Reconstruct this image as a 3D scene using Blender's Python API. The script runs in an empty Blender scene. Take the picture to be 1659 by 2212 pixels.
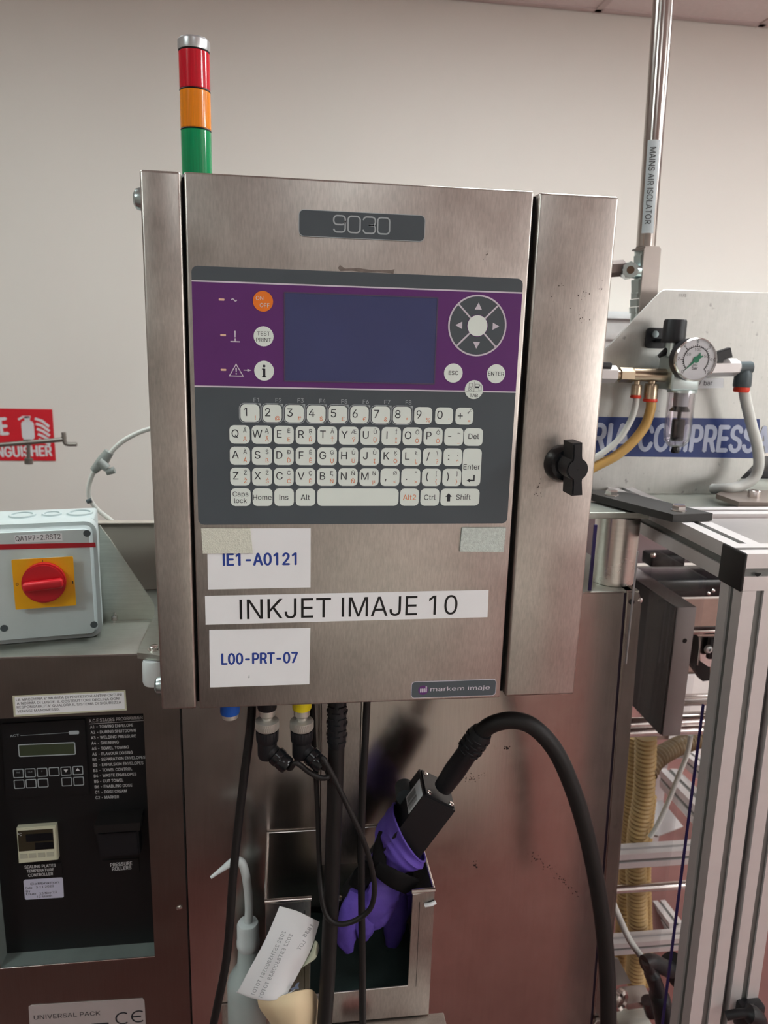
import bpy, bmesh, math, random
import numpy as np
from mathutils import Vector, Matrix, noise
from mathutils.geometry import delaunay_2d_cdt
random.seed(7)
S = bpy.context.scene
COL = S.collection
R = math.radians
FW, FH = 1659.0, 2212.0

# ------------------------------------------------------------------ camera
FPX = 1644.29
CAM = Vector((0.13044, -0.78393, 1.45553))
RIGHT = Vector((0.991065, -0.130445, 0.027815))
DOWN = Vector((-0.002560, -0.227113, -0.973865))
FWD = Vector((0.133353, 0.965093, -0.225417))
cd = bpy.data.cameras.new('camera')
cd.sensor_fit = 'VERTICAL'; cd.sensor_height = 36.0; cd.lens = FPX / FH * 36.0
cd.clip_start = 0.02; cd.clip_end = 60
cd.dof.use_dof = True; cd.dof.focus_distance = 0.80; cd.dof.aperture_fstop = 9.5
cam = bpy.data.objects.new('camera', cd); COL.objects.link(cam)
mw = Matrix.Identity(4)
for i in range(3):
    mw[i][0] = RIGHT[i]; mw[i][1] = -DOWN[i]; mw[i][2] = -FWD[i]; mw[i][3] = CAM[i]
cam.matrix_world = mw
S.camera = cam

# ------------------------------------------------------------------ world, exposure
w = bpy.data.worlds.new('world'); S.world = w; w.use_nodes = True
w.node_tree.nodes['Background'].inputs[0].default_value = (0.75, 0.78, 0.8, 1)
w.node_tree.nodes['Background'].inputs[1].default_value = 0.3
S.view_settings.view_transform = 'Standard'; S.view_settings.look = 'None'
S.view_settings.gamma = 1.0; S.view_settings.use_curve_mapping = False
S.view_settings.exposure = -0.10
S.cycles.use_denoising = True
S.cycles.max_bounces = 10; S.cycles.transparent_max_bounces = 12
S.cycles.caustics_reflective = False; S.cycles.caustics_refractive = False
# ceiling lamps: (x, y) of each 0.6 m panel, strength, colour
LAMPS = [((2.7, -1.3), 36.0, (0.96, 1.0, 1.0)), ((2.7, 0.5), 31.0, (0.96, 1.0, 1.0)), ((3.9, -0.7), 42.0, (0.96, 1.0, 1.0)),
         ((0.3, -1.9), 6.0, (0.96, 1.0, 1.0)), ((-1.5, -1.3), 30.0, (0.88, 1.0, 0.98)), ((-0.9, 0.5), 18.0, (0.90, 1.0, 0.98)), ((0.9, 0.5), 36.0, (0.96, 1.0, 1.0))]  # the last panel is an extra lamp, added to brighten the back wall
WINDOW = (3.0, 4.6, 1.0, 2.1, 12.0)       # window in the wall behind the photographer: x0, x1, z0, z1, daylight strength


def ray(px, py):
    return RIGHT * ((px - FW / 2) / FPX) + DOWN * ((py - FH / 2) / FPX) + FWD
def P(px, py, Y):            # surveyed point on an upright plane parallel to the printer front
    d = ray(px, py); return CAM + d * ((Y - CAM.y) / d.y)
def PZ(px, py, z):           # surveyed point on a level plane
    d = ray(px, py); return CAM + d * ((z - CAM.z) / d.z)
def PX(px, py, x):           # surveyed point on a side plane
    d = ray(px, py); return CAM + d * ((x - CAM.x) / d.x)

# ------------------------------------------------------------------ materials
def lin(c):
    return tuple(((v / 255) / 12.92 if v <= 10 else ((v / 255 + 0.055) / 1.055) ** 2.4) for v in c)
MATS = {}
def mat(name, rgb, rough=0.5, metal=0.0, coat=0.0, trans=0.0, emit=0.0, spec=0.5, var=0.06, vscale=30.0, bump=0.0, bscale=200.0,
        stretch=(1, 1, 1), ior=1.45, sss=0.0, rvar=0.0, aniso=0.0, alpha=1.0):
    if name in MATS: return MATS[name]
    m = bpy.data.materials.new(name); m.use_nodes = True; MATS[name] = m
    nt = m.node_tree; b = nt.nodes['Principled BSDF']
    c = lin(rgb)
    b.inputs['Base Color'].default_value = (*c, 1)
    b.inputs['Roughness'].default_value = rough; b.inputs['Metallic'].default_value = metal
    b.inputs['Coat Weight'].default_value = coat; b.inputs['Coat Roughness'].default_value = 0.08
    b.inputs['Transmission Weight'].default_value = trans; b.inputs['IOR'].default_value = ior
    b.inputs['Specular IOR Level'].default_value = spec
    b.inputs['Alpha'].default_value = alpha
    if sss:
        b.inputs['Subsurface Weight'].default_value = sss; b.inputs['Subsurface Radius'].default_value = (0.01, 0.01, 0.01)
    if emit:
        b.inputs['Emission Color'].default_value = (*c, 1); b.inputs['Emission Strength'].default_value = emit
    if var or bump or rvar:
        tc = nt.nodes.new('ShaderNodeTexCoord'); mp = nt.nodes.new('ShaderNodeMapping')
        mp.inputs['Scale'].default_value = stretch
        nt.links.new(tc.outputs['Object'], mp.inputs['Vector'])
        n = nt.nodes.new('ShaderNodeTexNoise'); n.inputs['Scale'].default_value = vscale; n.inputs['Detail'].default_value = 4
        nt.links.new(mp.outputs['Vector'], n.inputs['Vector'])
        if var:
            r = nt.nodes.new('ShaderNodeMapRange')
            r.inputs['From Min'].default_value = 0.3; r.inputs['From Max'].default_value = 0.7
            r.inputs['To Min'].default_value = 1 - var; r.inputs['To Max'].default_value = 1 + var
            mx = nt.nodes.new('ShaderNodeVectorMath'); mx.operation = 'SCALE'; mx.inputs[0].default_value = c
            nt.links.new(n.outputs['Fac'], r.inputs['Value']); nt.links.new(r.outputs[0], mx.inputs['Scale'])
            nt.links.new(mx.outputs[0], b.inputs['Base Color'])
        if rvar:
            r2 = nt.nodes.new('ShaderNodeMapRange')
            r2.inputs['From Min'].default_value = 0.3; r2.inputs['From Max'].default_value = 0.7
            r2.inputs['To Min'].default_value = rough - rvar; r2.inputs['To Max'].default_value = rough + rvar
            nt.links.new(n.outputs['Fac'], r2.inputs['Value']); nt.links.new(r2.outputs[0], b.inputs['Roughness'])
        if bump:
            n2 = nt.nodes.new('ShaderNodeTexNoise'); n2.inputs['Scale'].default_value = bscale; n2.inputs['Detail'].default_value = 3
            nt.links.new(mp.outputs['Vector'], n2.inputs['Vector'])
            bp = nt.nodes.new('ShaderNodeBump'); bp.inputs['Strength'].default_value = bump; bp.inputs['Distance'].default_value = 0.002
            nt.links.new(n2.outputs['Fac'], bp.inputs['Height']); nt.links.new(bp.outputs['Normal'], b.inputs['Normal'])
    return m

def steel(name, rgb=(200, 190, 184), rough=0.36, stretch=(260, 260, 9), var=0.07, smudge=0.10, rvar=0.05, bump=0.03, spots=0.0, mirror=0.0):
    """brushed stainless steel: fine streaks along one axis, soft smudges, scattered dark specks"""
    if name in MATS: return MATS[name]
    m = bpy.data.materials.new(name); m.use_nodes = True; MATS[name] = m
    nt = m.node_tree; b = nt.nodes['Principled BSDF']; c = lin(rgb)
    b.inputs['Metallic'].default_value = 1.0; b.inputs['Roughness'].default_value = rough
    tc = nt.nodes.new('ShaderNodeTexCoord'); mp = nt.nodes.new('ShaderNodeMapping'); mp.inputs['Scale'].default_value = stretch
    nt.links.new(tc.outputs['Object'], mp.inputs['Vector'])
    n = nt.nodes.new('ShaderNodeTexNoise'); n.inputs['Scale'].default_value = 2.2; n.inputs['Detail'].default_value = 5
    nt.links.new(mp.outputs['Vector'], n.inputs['Vector'])
    n2 = nt.nodes.new('ShaderNodeTexNoise'); n2.inputs['Scale'].default_value = 14; n2.inputs['Detail'].default_value = 6; n2.inputs['Roughness'].default_value = 0.65
    nt.links.new(tc.outputs['Object'], n2.inputs['Vector'])
    def rng(src, a, bb):
        r = nt.nodes.new('ShaderNodeMapRange'); r.inputs['From Min'].default_value = 0.3; r.inputs['From Max'].default_value = 0.7
        r.inputs['To Min'].default_value = a; r.inputs['To Max'].default_value = bb
        nt.links.new(src, r.inputs['Value']); return r.outputs[0]
    a1 = rng(n.outputs['Fac'], 1 - var, 1 + var); a2 = rng(n2.outputs['Fac'], 1 - smudge, 1 + smudge)
    mu = nt.nodes.new('ShaderNodeMath'); mu.operation = 'MULTIPLY'; nt.links.new(a1, mu.inputs[0]); nt.links.new(a2, mu.inputs[1])
    out = mu.outputs[0]
    if spots:
        v = nt.nodes.new('ShaderNodeTexNoise'); v.inputs['Scale'].default_value = 70; v.inputs['Detail'].default_value = 3
        nt.links.new(tc.outputs['Object'], v.inputs['Vector'])
        r = nt.nodes.new('ShaderNodeMapRange'); r.inputs['From Min'].default_value = 0.66; r.inputs['From Max'].default_value = 0.74
        r.inputs['To Min'].default_value = 1; r.inputs['To Max'].default_value = 1 - spots
        nt.links.new(v.outputs['Fac'], r.inputs['Value'])
        m2 = nt.nodes.new('ShaderNodeMath'); m2.operation = 'MULTIPLY'; nt.links.new(out, m2.inputs[0]); nt.links.new(r.outputs[0], m2.inputs[1]); out = m2.outputs[0]
    mx = nt.nodes.new('ShaderNodeVectorMath'); mx.operation = 'SCALE'; mx.inputs[0].default_value = c
    nt.links.new(out, mx.inputs['Scale']); nt.links.new(mx.outputs[0], b.inputs['Base Color'])
    nt.links.new(rng(n2.outputs['Fac'], rough - rvar, rough + rvar), b.inputs['Roughness'])
    bp = nt.nodes.new('ShaderNodeBump'); bp.inputs['Strength'].default_value = bump; bp.inputs['Distance'].default_value = 0.001
    nt.links.new(n.outputs['Fac'], bp.inputs['Height']); nt.links.new(bp.outputs['Normal'], b.inputs['Normal'])
    return m

# ------------------------------------------------------------------ geometry builder
_BOX = {}
def bevbox_data(sx, sy, sz, bev, seg):
    k = (round(sx, 6), round(sy, 6), round(sz, 6), round(bev, 6), seg)
    if k not in _BOX:
        bm = bmesh.new(); bmesh.ops.create_cube(bm, size=1)
        bmesh.ops.scale(bm, vec=(sx, sy, sz), verts=bm.verts)
        if bev > 0: bmesh.ops.bevel(bm, geom=bm.edges[:], offset=bev, segments=seg, affect='EDGES', profile=0.5)
        bm.verts.ensure_lookup_table()
        _BOX[k] = ([v.co.copy() for v in bm.verts], [[v.index for v in f.verts] for f in bm.faces]); bm.free()
    return _BOX[k]
_TXT = {}
import os
FONT = None
try:      # Blender's own interface typeface (part of the Blender installation)
    FONT = bpy.data.fonts.load(os.path.join(bpy.utils.system_resource('DATAFILES', path='fonts'), 'Inter.woff2'))
except Exception:
    FONT = None
def text_data(s, bold, res):
    s = s.replace('I', '\u0399'); k = (s, bold, res)
    if k not in _TXT:
        cu = bpy.data.curves.new('t', 'FONT'); cu.body = s; cu.size = 1.0
        if FONT: cu.font = FONT
        ob = bpy.data.objects.new('t', cu); c = ob.to_curve(bpy.context.evaluated_depsgraph_get())
        pts, eds = [], []
        for sp_ in c.splines:
            L = []; bp = sp_.bezier_points; m = len(bp)
            for i in range(m):
                p, q = bp[i], bp[(i + 1) % m]
                st = (p.handle_right - p.co).cross(q.co - p.co).length < 1e-4 and (q.handle_left - q.co).cross(q.co - p.co).length < 1e-4
                n = 1 if st else res + 1
                for j in range(n):
                    t = j / n; w = p.co * (1 - t) ** 3 + p.handle_right * (3 * t * (1 - t) ** 2) + q.handle_left * (3 * t * t * (1 - t)) + q.co * t ** 3
                    L.append(Vector((w.x, w.y)))
            if m == 4 and min(v.y for v in L) > -.01 and max(v.y for v in L) < .07 and .28 < max(v.x for v in L) - min(v.x for v in L) < .34: continue   # no foot on the figure 1
            o = len(pts); pts += L; eds += [(o + i, o + (i + 1) % len(L)) for i in range(len(L))]
        ob.to_curve_clear(); bpy.data.objects.remove(ob); bpy.data.curves.remove(cu)
        vs, fs = [], []
        if pts:
            A = np.array([pts[i] for i, _ in eds]); B = np.array([pts[j] for _, j in eds])
            ov, _, of, _, _, _ = delaunay_2d_cdt(pts, eds, [], 0, 1e-6)
            vs = [(v.x, v.y) for v in ov]; V_ = np.array(vs)
            ct = np.array([V_[list(f)].mean(0) for f in of])
            up = (A[None, :, 1] <= ct[:, 1, None]) & (B[None, :, 1] > ct[:, 1, None]); dn = (A[None, :, 1] > ct[:, 1, None]) & (B[None, :, 1] <= ct[:, 1, None])
            dy = B[:, 1] - A[:, 1]; dy = np.where(abs(dy) < 1e-12, 1e-12, dy)
            xi = A[None, :, 0] + (ct[:, 1, None] - A[None, :, 1]) * ((B[:, 0] - A[:, 0]) / dy)[None, :]
            wn = (up & (xi > ct[:, 0, None])).sum(1) - (dn & (xi > ct[:, 0, None])).sum(1)
            for f, k_ in zip(of, wn):
                if k_ != 0:
                    f = list(f); a_, b_, c_ = [vs[i] for i in f]
                    if (b_[0] - a_[0]) * (c_[1] - a_[1]) - (b_[1] - a_[1]) * (c_[0] - a_[0]) < 0: f = f[::-1]
                    fs.append(f)
        _TXT[k] = (vs, fs)
    return _TXT[k]
def cap_h(bold):
    vs, _ = text_data('H', bold, 3); return max(v[1] for v in vs)

def front(Y, ox=0.0, oz=0.0, ang=0.0):     # (u, v, n) -> upright plane facing the viewer
    m = Matrix(((1, 0, 0, ox), (0, 0, -1, Y), (0, 1, 0, oz), (0, 0, 0, 1)))
    return m @ Matrix.Rotation(ang, 4, 'Z')
def level(z, ox=0, oy=0, ang=0):            # (u, v, n) -> level plane facing up
    return Matrix.Translation((ox, oy, z)) @ Matrix.Rotation(ang, 4, 'Z')
def basis(o, u, n):                          # plane through o with u axis and outward normal n
    n = Vector(n).normalized(); u = Vector(u); u = (u - n * u.dot(n)).normalized(); v = n.cross(u)
    return Matrix(((u.x, v.x, n.x, o[0]), (u.y, v.y, n.y, o[1]), (u.z, v.z, n.z, o[2]), (0, 0, 0, 1)))

def rr(u0, v0, u1, v1, r, k=4):
    r = min(r, (u1 - u0) / 2 - 1e-6, (v1 - v0) / 2 - 1e-6)
    pts = []
    for cx, cy, a in ((u1 - r, v0 + r, -90), (u1 - r, v1 - r, 0), (u0 + r, v1 - r, 90), (u0 + r, v0 + r, 180)):
        for i in range(k + 1):
            t = R(a + 90 * i / k); pts.append((cx + r * math.cos(t), cy + r * math.sin(t)))
    return pts
def circ(u, v, r, k=24, a0=0.0, a1=360.0):
    n = k if a1 - a0 >= 360 else k + 1
    return [(u + r * math.cos(R(a0 + (a1 - a0) * i / k)), v + r * math.sin(R(a0 + (a1 - a0) * i / k))) for i in range(n)]
def spline(pts, k=8):
    pts = [Vector(p) for p in pts]; out = []
    q = [pts[0] * 2 - pts[1]] + pts + [pts[-1] * 2 - pts[-2]]
    for i in range(1, len(q) - 2):
        a, b, c, d = q[i - 1], q[i], q[i + 1], q[i + 2]
        for j in range(k):
            t = j / k
            out.append(0.5 * ((2 * b) + (c - a) * t + (2 * a - 5 * b + 4 * c - d) * t * t + (3 * b - a - 3 * c + d) * t ** 3))
    out.append(pts[-1]); return out

class MB:
    def __init__(s): s.v = []; s.f = []; s.m = []; s.M = Matrix.Identity(4); s.mi = 0
    def add(s, vs, fs, M=None, mi=None):
        T = s.M @ M if M else s.M; o = len(s.v)
        s.v += [T @ Vector(p) for p in vs]; s.f += [[i + o for i in f] for f in fs]
        s.m += [s.mi if mi is None else mi] * len(fs); return s
    def box(s, a, b, bev=0.0, seg=2, mi=None):        # corner to corner
        a, b = Vector(a), Vector(b); d = Vector([abs(b[i] - a[i]) for i in range(3)])
        vs, fs = bevbox_data(d.x, d.y, d.z, min(bev, min(d) * 0.49), seg)
        return s.add(vs, fs, Matrix.Translation((a + b) / 2), mi)
    def slab(s, pts, n0, n1, mi=None, bev=0.0, seg=2, M=None):   # polygon in (u, v) extruded along n
        if bev:
            bm = bmesh.new(); vb = [bm.verts.new((p[0], p[1], n0)) for p in pts]
            f = bm.faces.new(vb); r = bmesh.ops.extrude_face_region(bm, geom=[f])
            vt = [e for e in r['geom'] if isinstance(e, bmesh.types.BMVert)]
            for v in vt: v.co.z = n1
            bm.normal_update(); bmesh.ops.recalc_face_normals(bm, faces=bm.faces)
            es = [e for e in bm.edges if abs(e.verts[0].co.z - n1) < 1e-9 and abs(e.verts[1].co.z - n1) < 1e-9]
            bmesh.ops.bevel(bm, geom=es, offset=bev, segments=seg, affect='EDGES')
            bm.verts.index_update()
            vs = [v.co.copy() for v in bm.verts]; fs = [[v.index for v in f.verts] for f in bm.faces]; bm.free()
            return s.add(vs, fs, M, mi)
        k = len(pts)
        ar = sum(pts[i][0] * pts[(i + 1) % k][1] - pts[(i + 1) % k][0] * pts[i][1] for i in range(k))
        if ar < 0: pts = pts[::-1]
        if n1 < n0: n0, n1 = n1, n0
        vs = [(p[0], p[1], n0) for p in pts] + [(p[0], p[1], n1) for p in pts]
        fs = [list(range(k - 1, -1, -1)), list(range(k, 2 * k))] + [[i, (i + 1) % k, k + (i + 1) % k, k + i] for i in range(k)]
        return s.add(vs, fs, M, mi)
    def flat(s, pts, n, mi=None, M=None):
        k = len(pts); ar = sum(pts[i][0] * pts[(i + 1) % k][1] - pts[(i + 1) % k][0] * pts[i][1] for i in range(k))
        if ar < 0: pts = pts[::-1]
        return s.add([(p[0], p[1], n) for p in pts], [list(range(k))], M, mi)
    def ring(s, outer, inner, n0, n1=None, mi=None, M=None):       # band between two outlines with equal counts
        k = len(outer)
        if n1 is None:
            return s.add([(*p, n0) for p in outer] + [(*p, n0) for p in inner], [[i, (i + 1) % k, k + (i + 1) % k, k + i] for i in range(k)], M, mi)
        vs = [(*p, n1) for p in outer] + [(*p, n1) for p in inner] + [(*p, n0) for p in outer] + [(*p, n0) for p in inner]
        fs = []
        for i in range(k):
            j = (i + 1) % k
            fs += [[i, j, k + j, k + i], [2 * k + j, 2 * k + i, 3 * k + i, 3 * k + j], [i, 2 * k + i, 2 * k + j, j], [k + i, k + j, 3 * k + j, 3 * k + i]]
        return s.add(vs, fs, M, mi)
    def stroke(s, pts, wd, n, closed=False, mi=None, M=None, rnd=False):    # flat ribbon along a path
        pts = [Vector((p[0], p[1])) for p in pts]; k = len(pts); L = []
        for i in range(k):
            a = pts[(i - 1) % k] if (closed or i > 0) else pts[i]; b = pts[(i + 1) % k] if (closed or i < k - 1) else pts[i]
            d1 = (pts[i] - a); d2 = (b - pts[i])
            d1 = d1.normalized() if d1.length > 1e-9 else d2.normalized(); d2 = d2.normalized() if d2.length > 1e-9 else d1
            t = (d1 + d2); t = t.normalized() if t.length > 1e-6 else d1
            nn = Vector((-t.y, t.x)); c = max(0.4, nn.dot(Vector((-d1.y, d1.x))))
            L.append((pts[i] + nn * wd / 2 / c, pts[i] - nn * wd / 2 / c))
        vs = [(p.x, p.y, n) for q in L for p in q]; fs = []
        for i in range(k if closed else k - 1):
            j = (i + 1) % k; fs.append([2 * i + 1, 2 * j + 1, 2 * j, 2 * i])
        s.add(vs, fs, M, mi)
        if rnd and not closed:
            for p in (pts[0], pts[-1]): s.flat(circ(p.x, p.y, wd / 2, 10), n, mi, M)
        return s
    def txt(s, t, p0, p1, cap, n, bold=0.0, mi=None, M=None, res=2, align=None):
        """text on the plane: baseline from p0 to p1 (both (u, v)); cap = capital height. align: natural width, 'C' / 'L' about p0"""
        b_ = max(0.0, bold); bold = 0.0
        vs, fs = text_data(t, bold, res)
        if not vs: return s
        x0 = min(v[0] for v in vs); x1 = max(v[0] for v in vs); ky = cap / cap_h(bold)
        p0 = Vector((p0[0], p0[1]))
        if align:
            d = Vector((1, 0)); kx = ky; off = -(x0 + x1) / 2 * kx if align == 'C' else -x0 * kx
        else:
            p1 = Vector((p1[0], p1[1])); d = (p1 - p0); kx = d.length / (x1 - x0); d.normalize(); off = -x0 * kx
        e = Vector((-d.y, d.x))
        offs = [(0, 0)] if b_ == 0 else [(-1, 0), (1, 0), (0, .7), (0, -.7)] if b_ > .015 else [(-.7, 0), (.7, 0)]
        for k, (ox, oy) in enumerate(offs):
            q = p0 + d * (ox * b_ * ky) + e * (oy * b_ * ky)
            s.add([(*(q + d * (v[0] * kx + off) + e * (v[1] * ky)), n + k * 1e-5) for v in vs], fs, M, mi)
        return s
    def cyl(s, p0, p1, r0, r1=None, k=24, cap=True, mi=None):
        return s.tube([p0, p1], [r0, r0 if r1 is None else r1], k, cap, mi)
    def tube(s, pts, r, k=12, cap=True, mi=None, flat=1.0, up=None, fn=None):
        pts = [Vector(p) for p in pts]; n = len(pts); rs = r if isinstance(r, (list, tuple)) else [r] * n
        vs = []; t0 = (pts[1] - pts[0]).normalized()
        a = Vector(up) if up else (Vector((0, 0, 1)) if abs(t0.z) < 0.9 else Vector((1, 0, 0)))
        nrm = (a - t0 * a.dot(t0)).normalized()
        for i in range(n):
            t = (pts[min(i + 1, n - 1)] - pts[max(i - 1, 0)])
            t = t.normalized() if t.length > 1e-9 else t0
            nrm = (nrm - t * nrm.dot(t)).normalized(); bi = t.cross(nrm)
            for j in range(k):
                th = 2 * math.pi * j / k
                rr_ = rs[i] * (fn(i / max(1, n - 1), th) if fn else 1.0)
                vs.append(pts[i] + nrm * (math.cos(th) * rr_ * flat) + bi * (math.sin(th) * rr_))
        fs = [[i * k + j, i * k + (j + 1) % k, (i + 1) * k + (j + 1) % k, (i + 1) * k + j] for i in range(n - 1) for j in range(k)]
        if cap: fs += [list(range(k - 1, -1, -1)), list(range((n - 1) * k, n * k))]
        return s.add(vs, fs, None, mi)
    def lathe(s, prof, o, ax=(0, 0, 1), k=32, mi=None, fn=None, cap=True):     # profile of (radius, height)
        o = Vector(o); ax = Vector(ax).normalized(); a = Vector((1, 0, 0)) if abs(ax.x) < 0.9 else Vector((0, 0, 1))
        u = (a - ax * a.dot(ax)).normalized(); v = ax.cross(u); vs = []
        for r, h in prof:
            for j in range(k):
                th = 2 * math.pi * j / k; q = max(r, 1e-5) * (fn(th) if fn else 1)
                vs.append(o + ax * h + u * (math.cos(th) * q) + v * (math.sin(th) * q))
        fs = [[i * k + j, i * k + (j + 1) % k, (i + 1) * k + (j + 1) % k, (i + 1) * k + j] for i in range(len(prof) - 1) for j in range(k)]
        if cap and prof[0][0] > 1e-4: fs.append(list(range(k - 1, -1, -1)))
        if cap and prof[-1][0] > 1e-4: fs.append(list(range((len(prof) - 1) * k, len(prof) * k)))
        return s.add(vs, fs, None, mi)
    def hexbolt(s, o, r, h, ax=(0, 0, 1), mi=None):
        return s.lathe([(r, 0), (r, h * 0.8), (r * 0.86, h)], o, ax, 6, mi)
    def mesh(s, name, off, mats, smooth=35):
        me = bpy.data.meshes.new(name)
        me.from_pydata([p - off for p in s.v], [], s.f)
        for m in mats: me.materials.append(m)
        me.polygons.foreach_set('material_index', s.m)
        me.update()
        if smooth:
            me.polygons.foreach_set('use_smooth', [True] * len(me.polygons))
            me.set_sharp_from_angle(angle=R(smooth))
        return me

SHARED = {}
class Part:
    def __init__(s, name, mats, label=None, share=None, loc=None, kind=None):
        s.name = name; s.mats = mats; s.mb = MB(); s.subs = []; s.label = label; s.share = share; s.loc = Vector(loc) if loc else None; s.kind = kind
    def sub(s, name, mats, label=None, share=None, loc=None):
        p = Part(name, mats if isinstance(mats, list) else [mats], label, share, loc); s.subs.append(p); return p.mb
class Thing:
    def __init__(s, name, label=None, cat=None, group=None, kind=None):
        s.name = name; s.label = label; s.cat = cat; s.group = group; s.kind = kind; s.parts = []; s.own = None
    def body(s, mats):           # the thing's own mesh
        s.own = Part(s.name, mats if isinstance(mats, list) else [mats]); return s.own.mb
    def part(s, name, mats, label=None, share=None, loc=None, kind=None):
        p = Part(name, mats if isinstance(mats, list) else [mats], label, share, loc, kind); s.parts.append(p); return p
    def mb(s, *a, **k): return s.part(*a, **k).mb
    def done(s):
        vs = list(s.own.mb.v) if s.own else []
        for p in s.parts:
            for q in [p] + p.subs: vs += [v + q.loc if q.loc else v for v in q.mb.v]
        lo = Vector([min(v[i] for v in vs) for i in range(3)]); hi = Vector([max(v[i] for v in vs) for i in range(3)])
        org = Vector(((lo.x + hi.x) / 2, (lo.y + hi.y) / 2, lo.z))
        root = bpy.data.objects.new(s.name, s.own.mb.mesh(s.name, org, s.own.mats) if s.own else None)
        root.location = org; COL.objects.link(root); root.empty_display_size = 0.05
        if s.label: root['label'] = s.label
        if s.cat: root['category'] = s.cat
        if s.group: root['group'] = s.group
        if s.kind: root['kind'] = s.kind
        def make(p, parent, base):
            if p.share:
                if p.share not in SHARED: SHARED[p.share] = p.mb.mesh(p.share, Vector((0, 0, 0)), p.mats)
                o = bpy.data.objects.new(p.name, SHARED[p.share]); o.location = p.loc - base; b2 = p.loc
            else:
                o = bpy.data.objects.new(p.name, p.mb.mesh(p.name, base, p.mats)); b2 = base
            o.parent = parent; COL.objects.link(o)
            if p.label: o['label'] = p.label
            if p.kind: o['kind'] = p.kind
            for q in p.subs: make(q, o, b2)
        for p in s.parts: make(p, root, org)
        s.root = root; return root

def px2(Y): return lambda x, y: (P(x, y, Y).x, P(x, y, Y).z)
def wr(mb, t, pl, pr, cappx, Y, n, bold=0.0, mi=None, res=2):
    """write a line on the upright plane Y: surveyed baseline ends and capital height"""
    f = px2(Y); a = f(*pl); b = f(*pr); c = abs(f(pl[0], pl[1] - cappx)[1] - a[1])
    mb.txt(t, a, b, c, n, bold, mi, None, res)

# ================================================================== palette
M_wall = mat('wall_paint', (226, 222, 215), 0.6, var=0.01, vscale=3, bump=0.02, bscale=120)
M_tile = mat('ceiling_tile_white', (222, 210, 208), 0.9, var=0.03, vscale=60, bump=0.05)
M_grid = mat('ceiling_grid_metal', (200, 186, 184), 0.5, var=0.02)
M_floor = mat('floor_red_epoxy', (126, 80, 76), 0.35, var=0.10, vscale=8, bump=0.03)
M_steel = steel('brushed_steel', (188, 182, 176), 0.36, stretch=(300, 300, 55), var=.10, smudge=.12)
M_steel_dk = steel('steel_panel', (200, 193, 187), 0.22, smudge=0.06, var=0.04, rvar=0.03, bump=0.015, spots=0.10)
M_steel_left = steel('steel_machine_front', (146, 136, 130), 0.34, smudge=0.05, var=0.03, bump=0.015)
M_steel_top = steel('steel_top', (190, 194, 186), 0.42, stretch=(9, 260, 260), smudge=0.12)
M_plate = steel('steel_plate', (180, 180, 176), 0.5, smudge=0.14, spots=0.35, var=0.03, bump=0.01)
M_bright = mat('polished_steel', (212, 206, 202), 0.2, 1.0, var=0.05, vscale=40)
M_alu = mat('anodised_aluminium', (214, 209, 208), 0.45, 0.4, var=0.02, vscale=50)
M_alu_dk = mat('profile_groove', (120, 122, 120), 0.5, 0.6, var=0.03)
M_zinc = mat('zinc_plated', (190, 204, 204), 0.28, 1.0, var=0.06)
M_nut = mat('nickel_nut', (196, 192, 184), 0.42, 0.65, var=0.05)
M_brass = mat('nickelled_brass', (176, 160, 138), 0.28, 1.0, var=0.05)
M_blk = mat('black_plastic', (27, 27, 30), 0.42, spec=0.4, var=0.05, bump=0.03, bscale=600)
M_blk_gl = mat('black_gloss', (22, 23, 26), 0.2, var=0.03)
M_strap = mat('strap_black', (20, 19, 20), 0.75, spec=0.15, var=0.1, bump=0.1)
M_blk_rub = mat('black_rubber', (29, 27, 27), 0.5, spec=0.35, var=0.06)
M_gap = mat('gap_black', (16, 14, 14), 0.8, var=0.03)
M_key_bg = mat('membrane_grey', (76, 84, 90), 0.38, var=0.03, bump=0.02, bscale=900)
M_purple = mat('membrane_purple', (96, 44, 112), 0.38, var=0.03, bump=0.02, bscale=900)
M_lilac = mat('print_lilac_white', (212, 205, 216), 0.5, var=0.02)
M_key = mat('key_white', (230, 240, 234), 0.42, var=0.015)
M_ink = mat('print_black', (44, 48, 54), 0.5, var=0.02)
M_inkblk = mat('label_black', (12, 12, 14), 0.5, var=0.02)
M_orange_ink = mat('print_orange', (226, 122, 60), 0.5, var=0.02)
M_grey_ink = mat('print_grey', (170, 178, 182), 0.5, var=0.02)
M_orange = mat('button_orange', (242, 128, 40), 0.42, var=0.02)
M_lcd = mat('lcd_blue', (66, 72, 112), 0.15, var=0.06, vscale=12, spec=0.4)
M_lcd_frame = mat('lcd_edge', (82, 70, 96), 0.5, var=0.02)
M_led = mat('led_amber', (236, 196, 170), 0.4, var=0.05)
M_paper = mat('sticker_white', (242, 244, 247), 0.5, var=0.012)
M_blue_ink = mat('print_blue', (38, 66, 152), 0.5, var=0.02)
M_felt = mat('velcro_felt', (226, 228, 214), 0.95, var=0.06, vscale=400, bump=0.6, bscale=700)
M_felt2 = mat('velcro_felt_grey', (206, 216, 210), 0.95, var=0.12, vscale=300, bump=0.6, bscale=700)
M_white_ink = mat('print_white', (214, 214, 216), 0.5, var=0.02)
M_red_lens = mat('lens_red', (206, 22, 44), 0.12, coat=0.3, var=0.25, vscale=3, stretch=(600, 600, 3), spec=0.6)
M_amb_lens = mat('lens_amber', (240, 140, 26), 0.14, coat=0.3, var=0.2, vscale=3, stretch=(600, 600, 3), spec=0.6)
M_grn_lens = mat('lens_green', (0, 150, 92), 0.1, coat=0.3, var=0.2, vscale=3, stretch=(600, 600, 3), spec=0.6)
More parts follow.
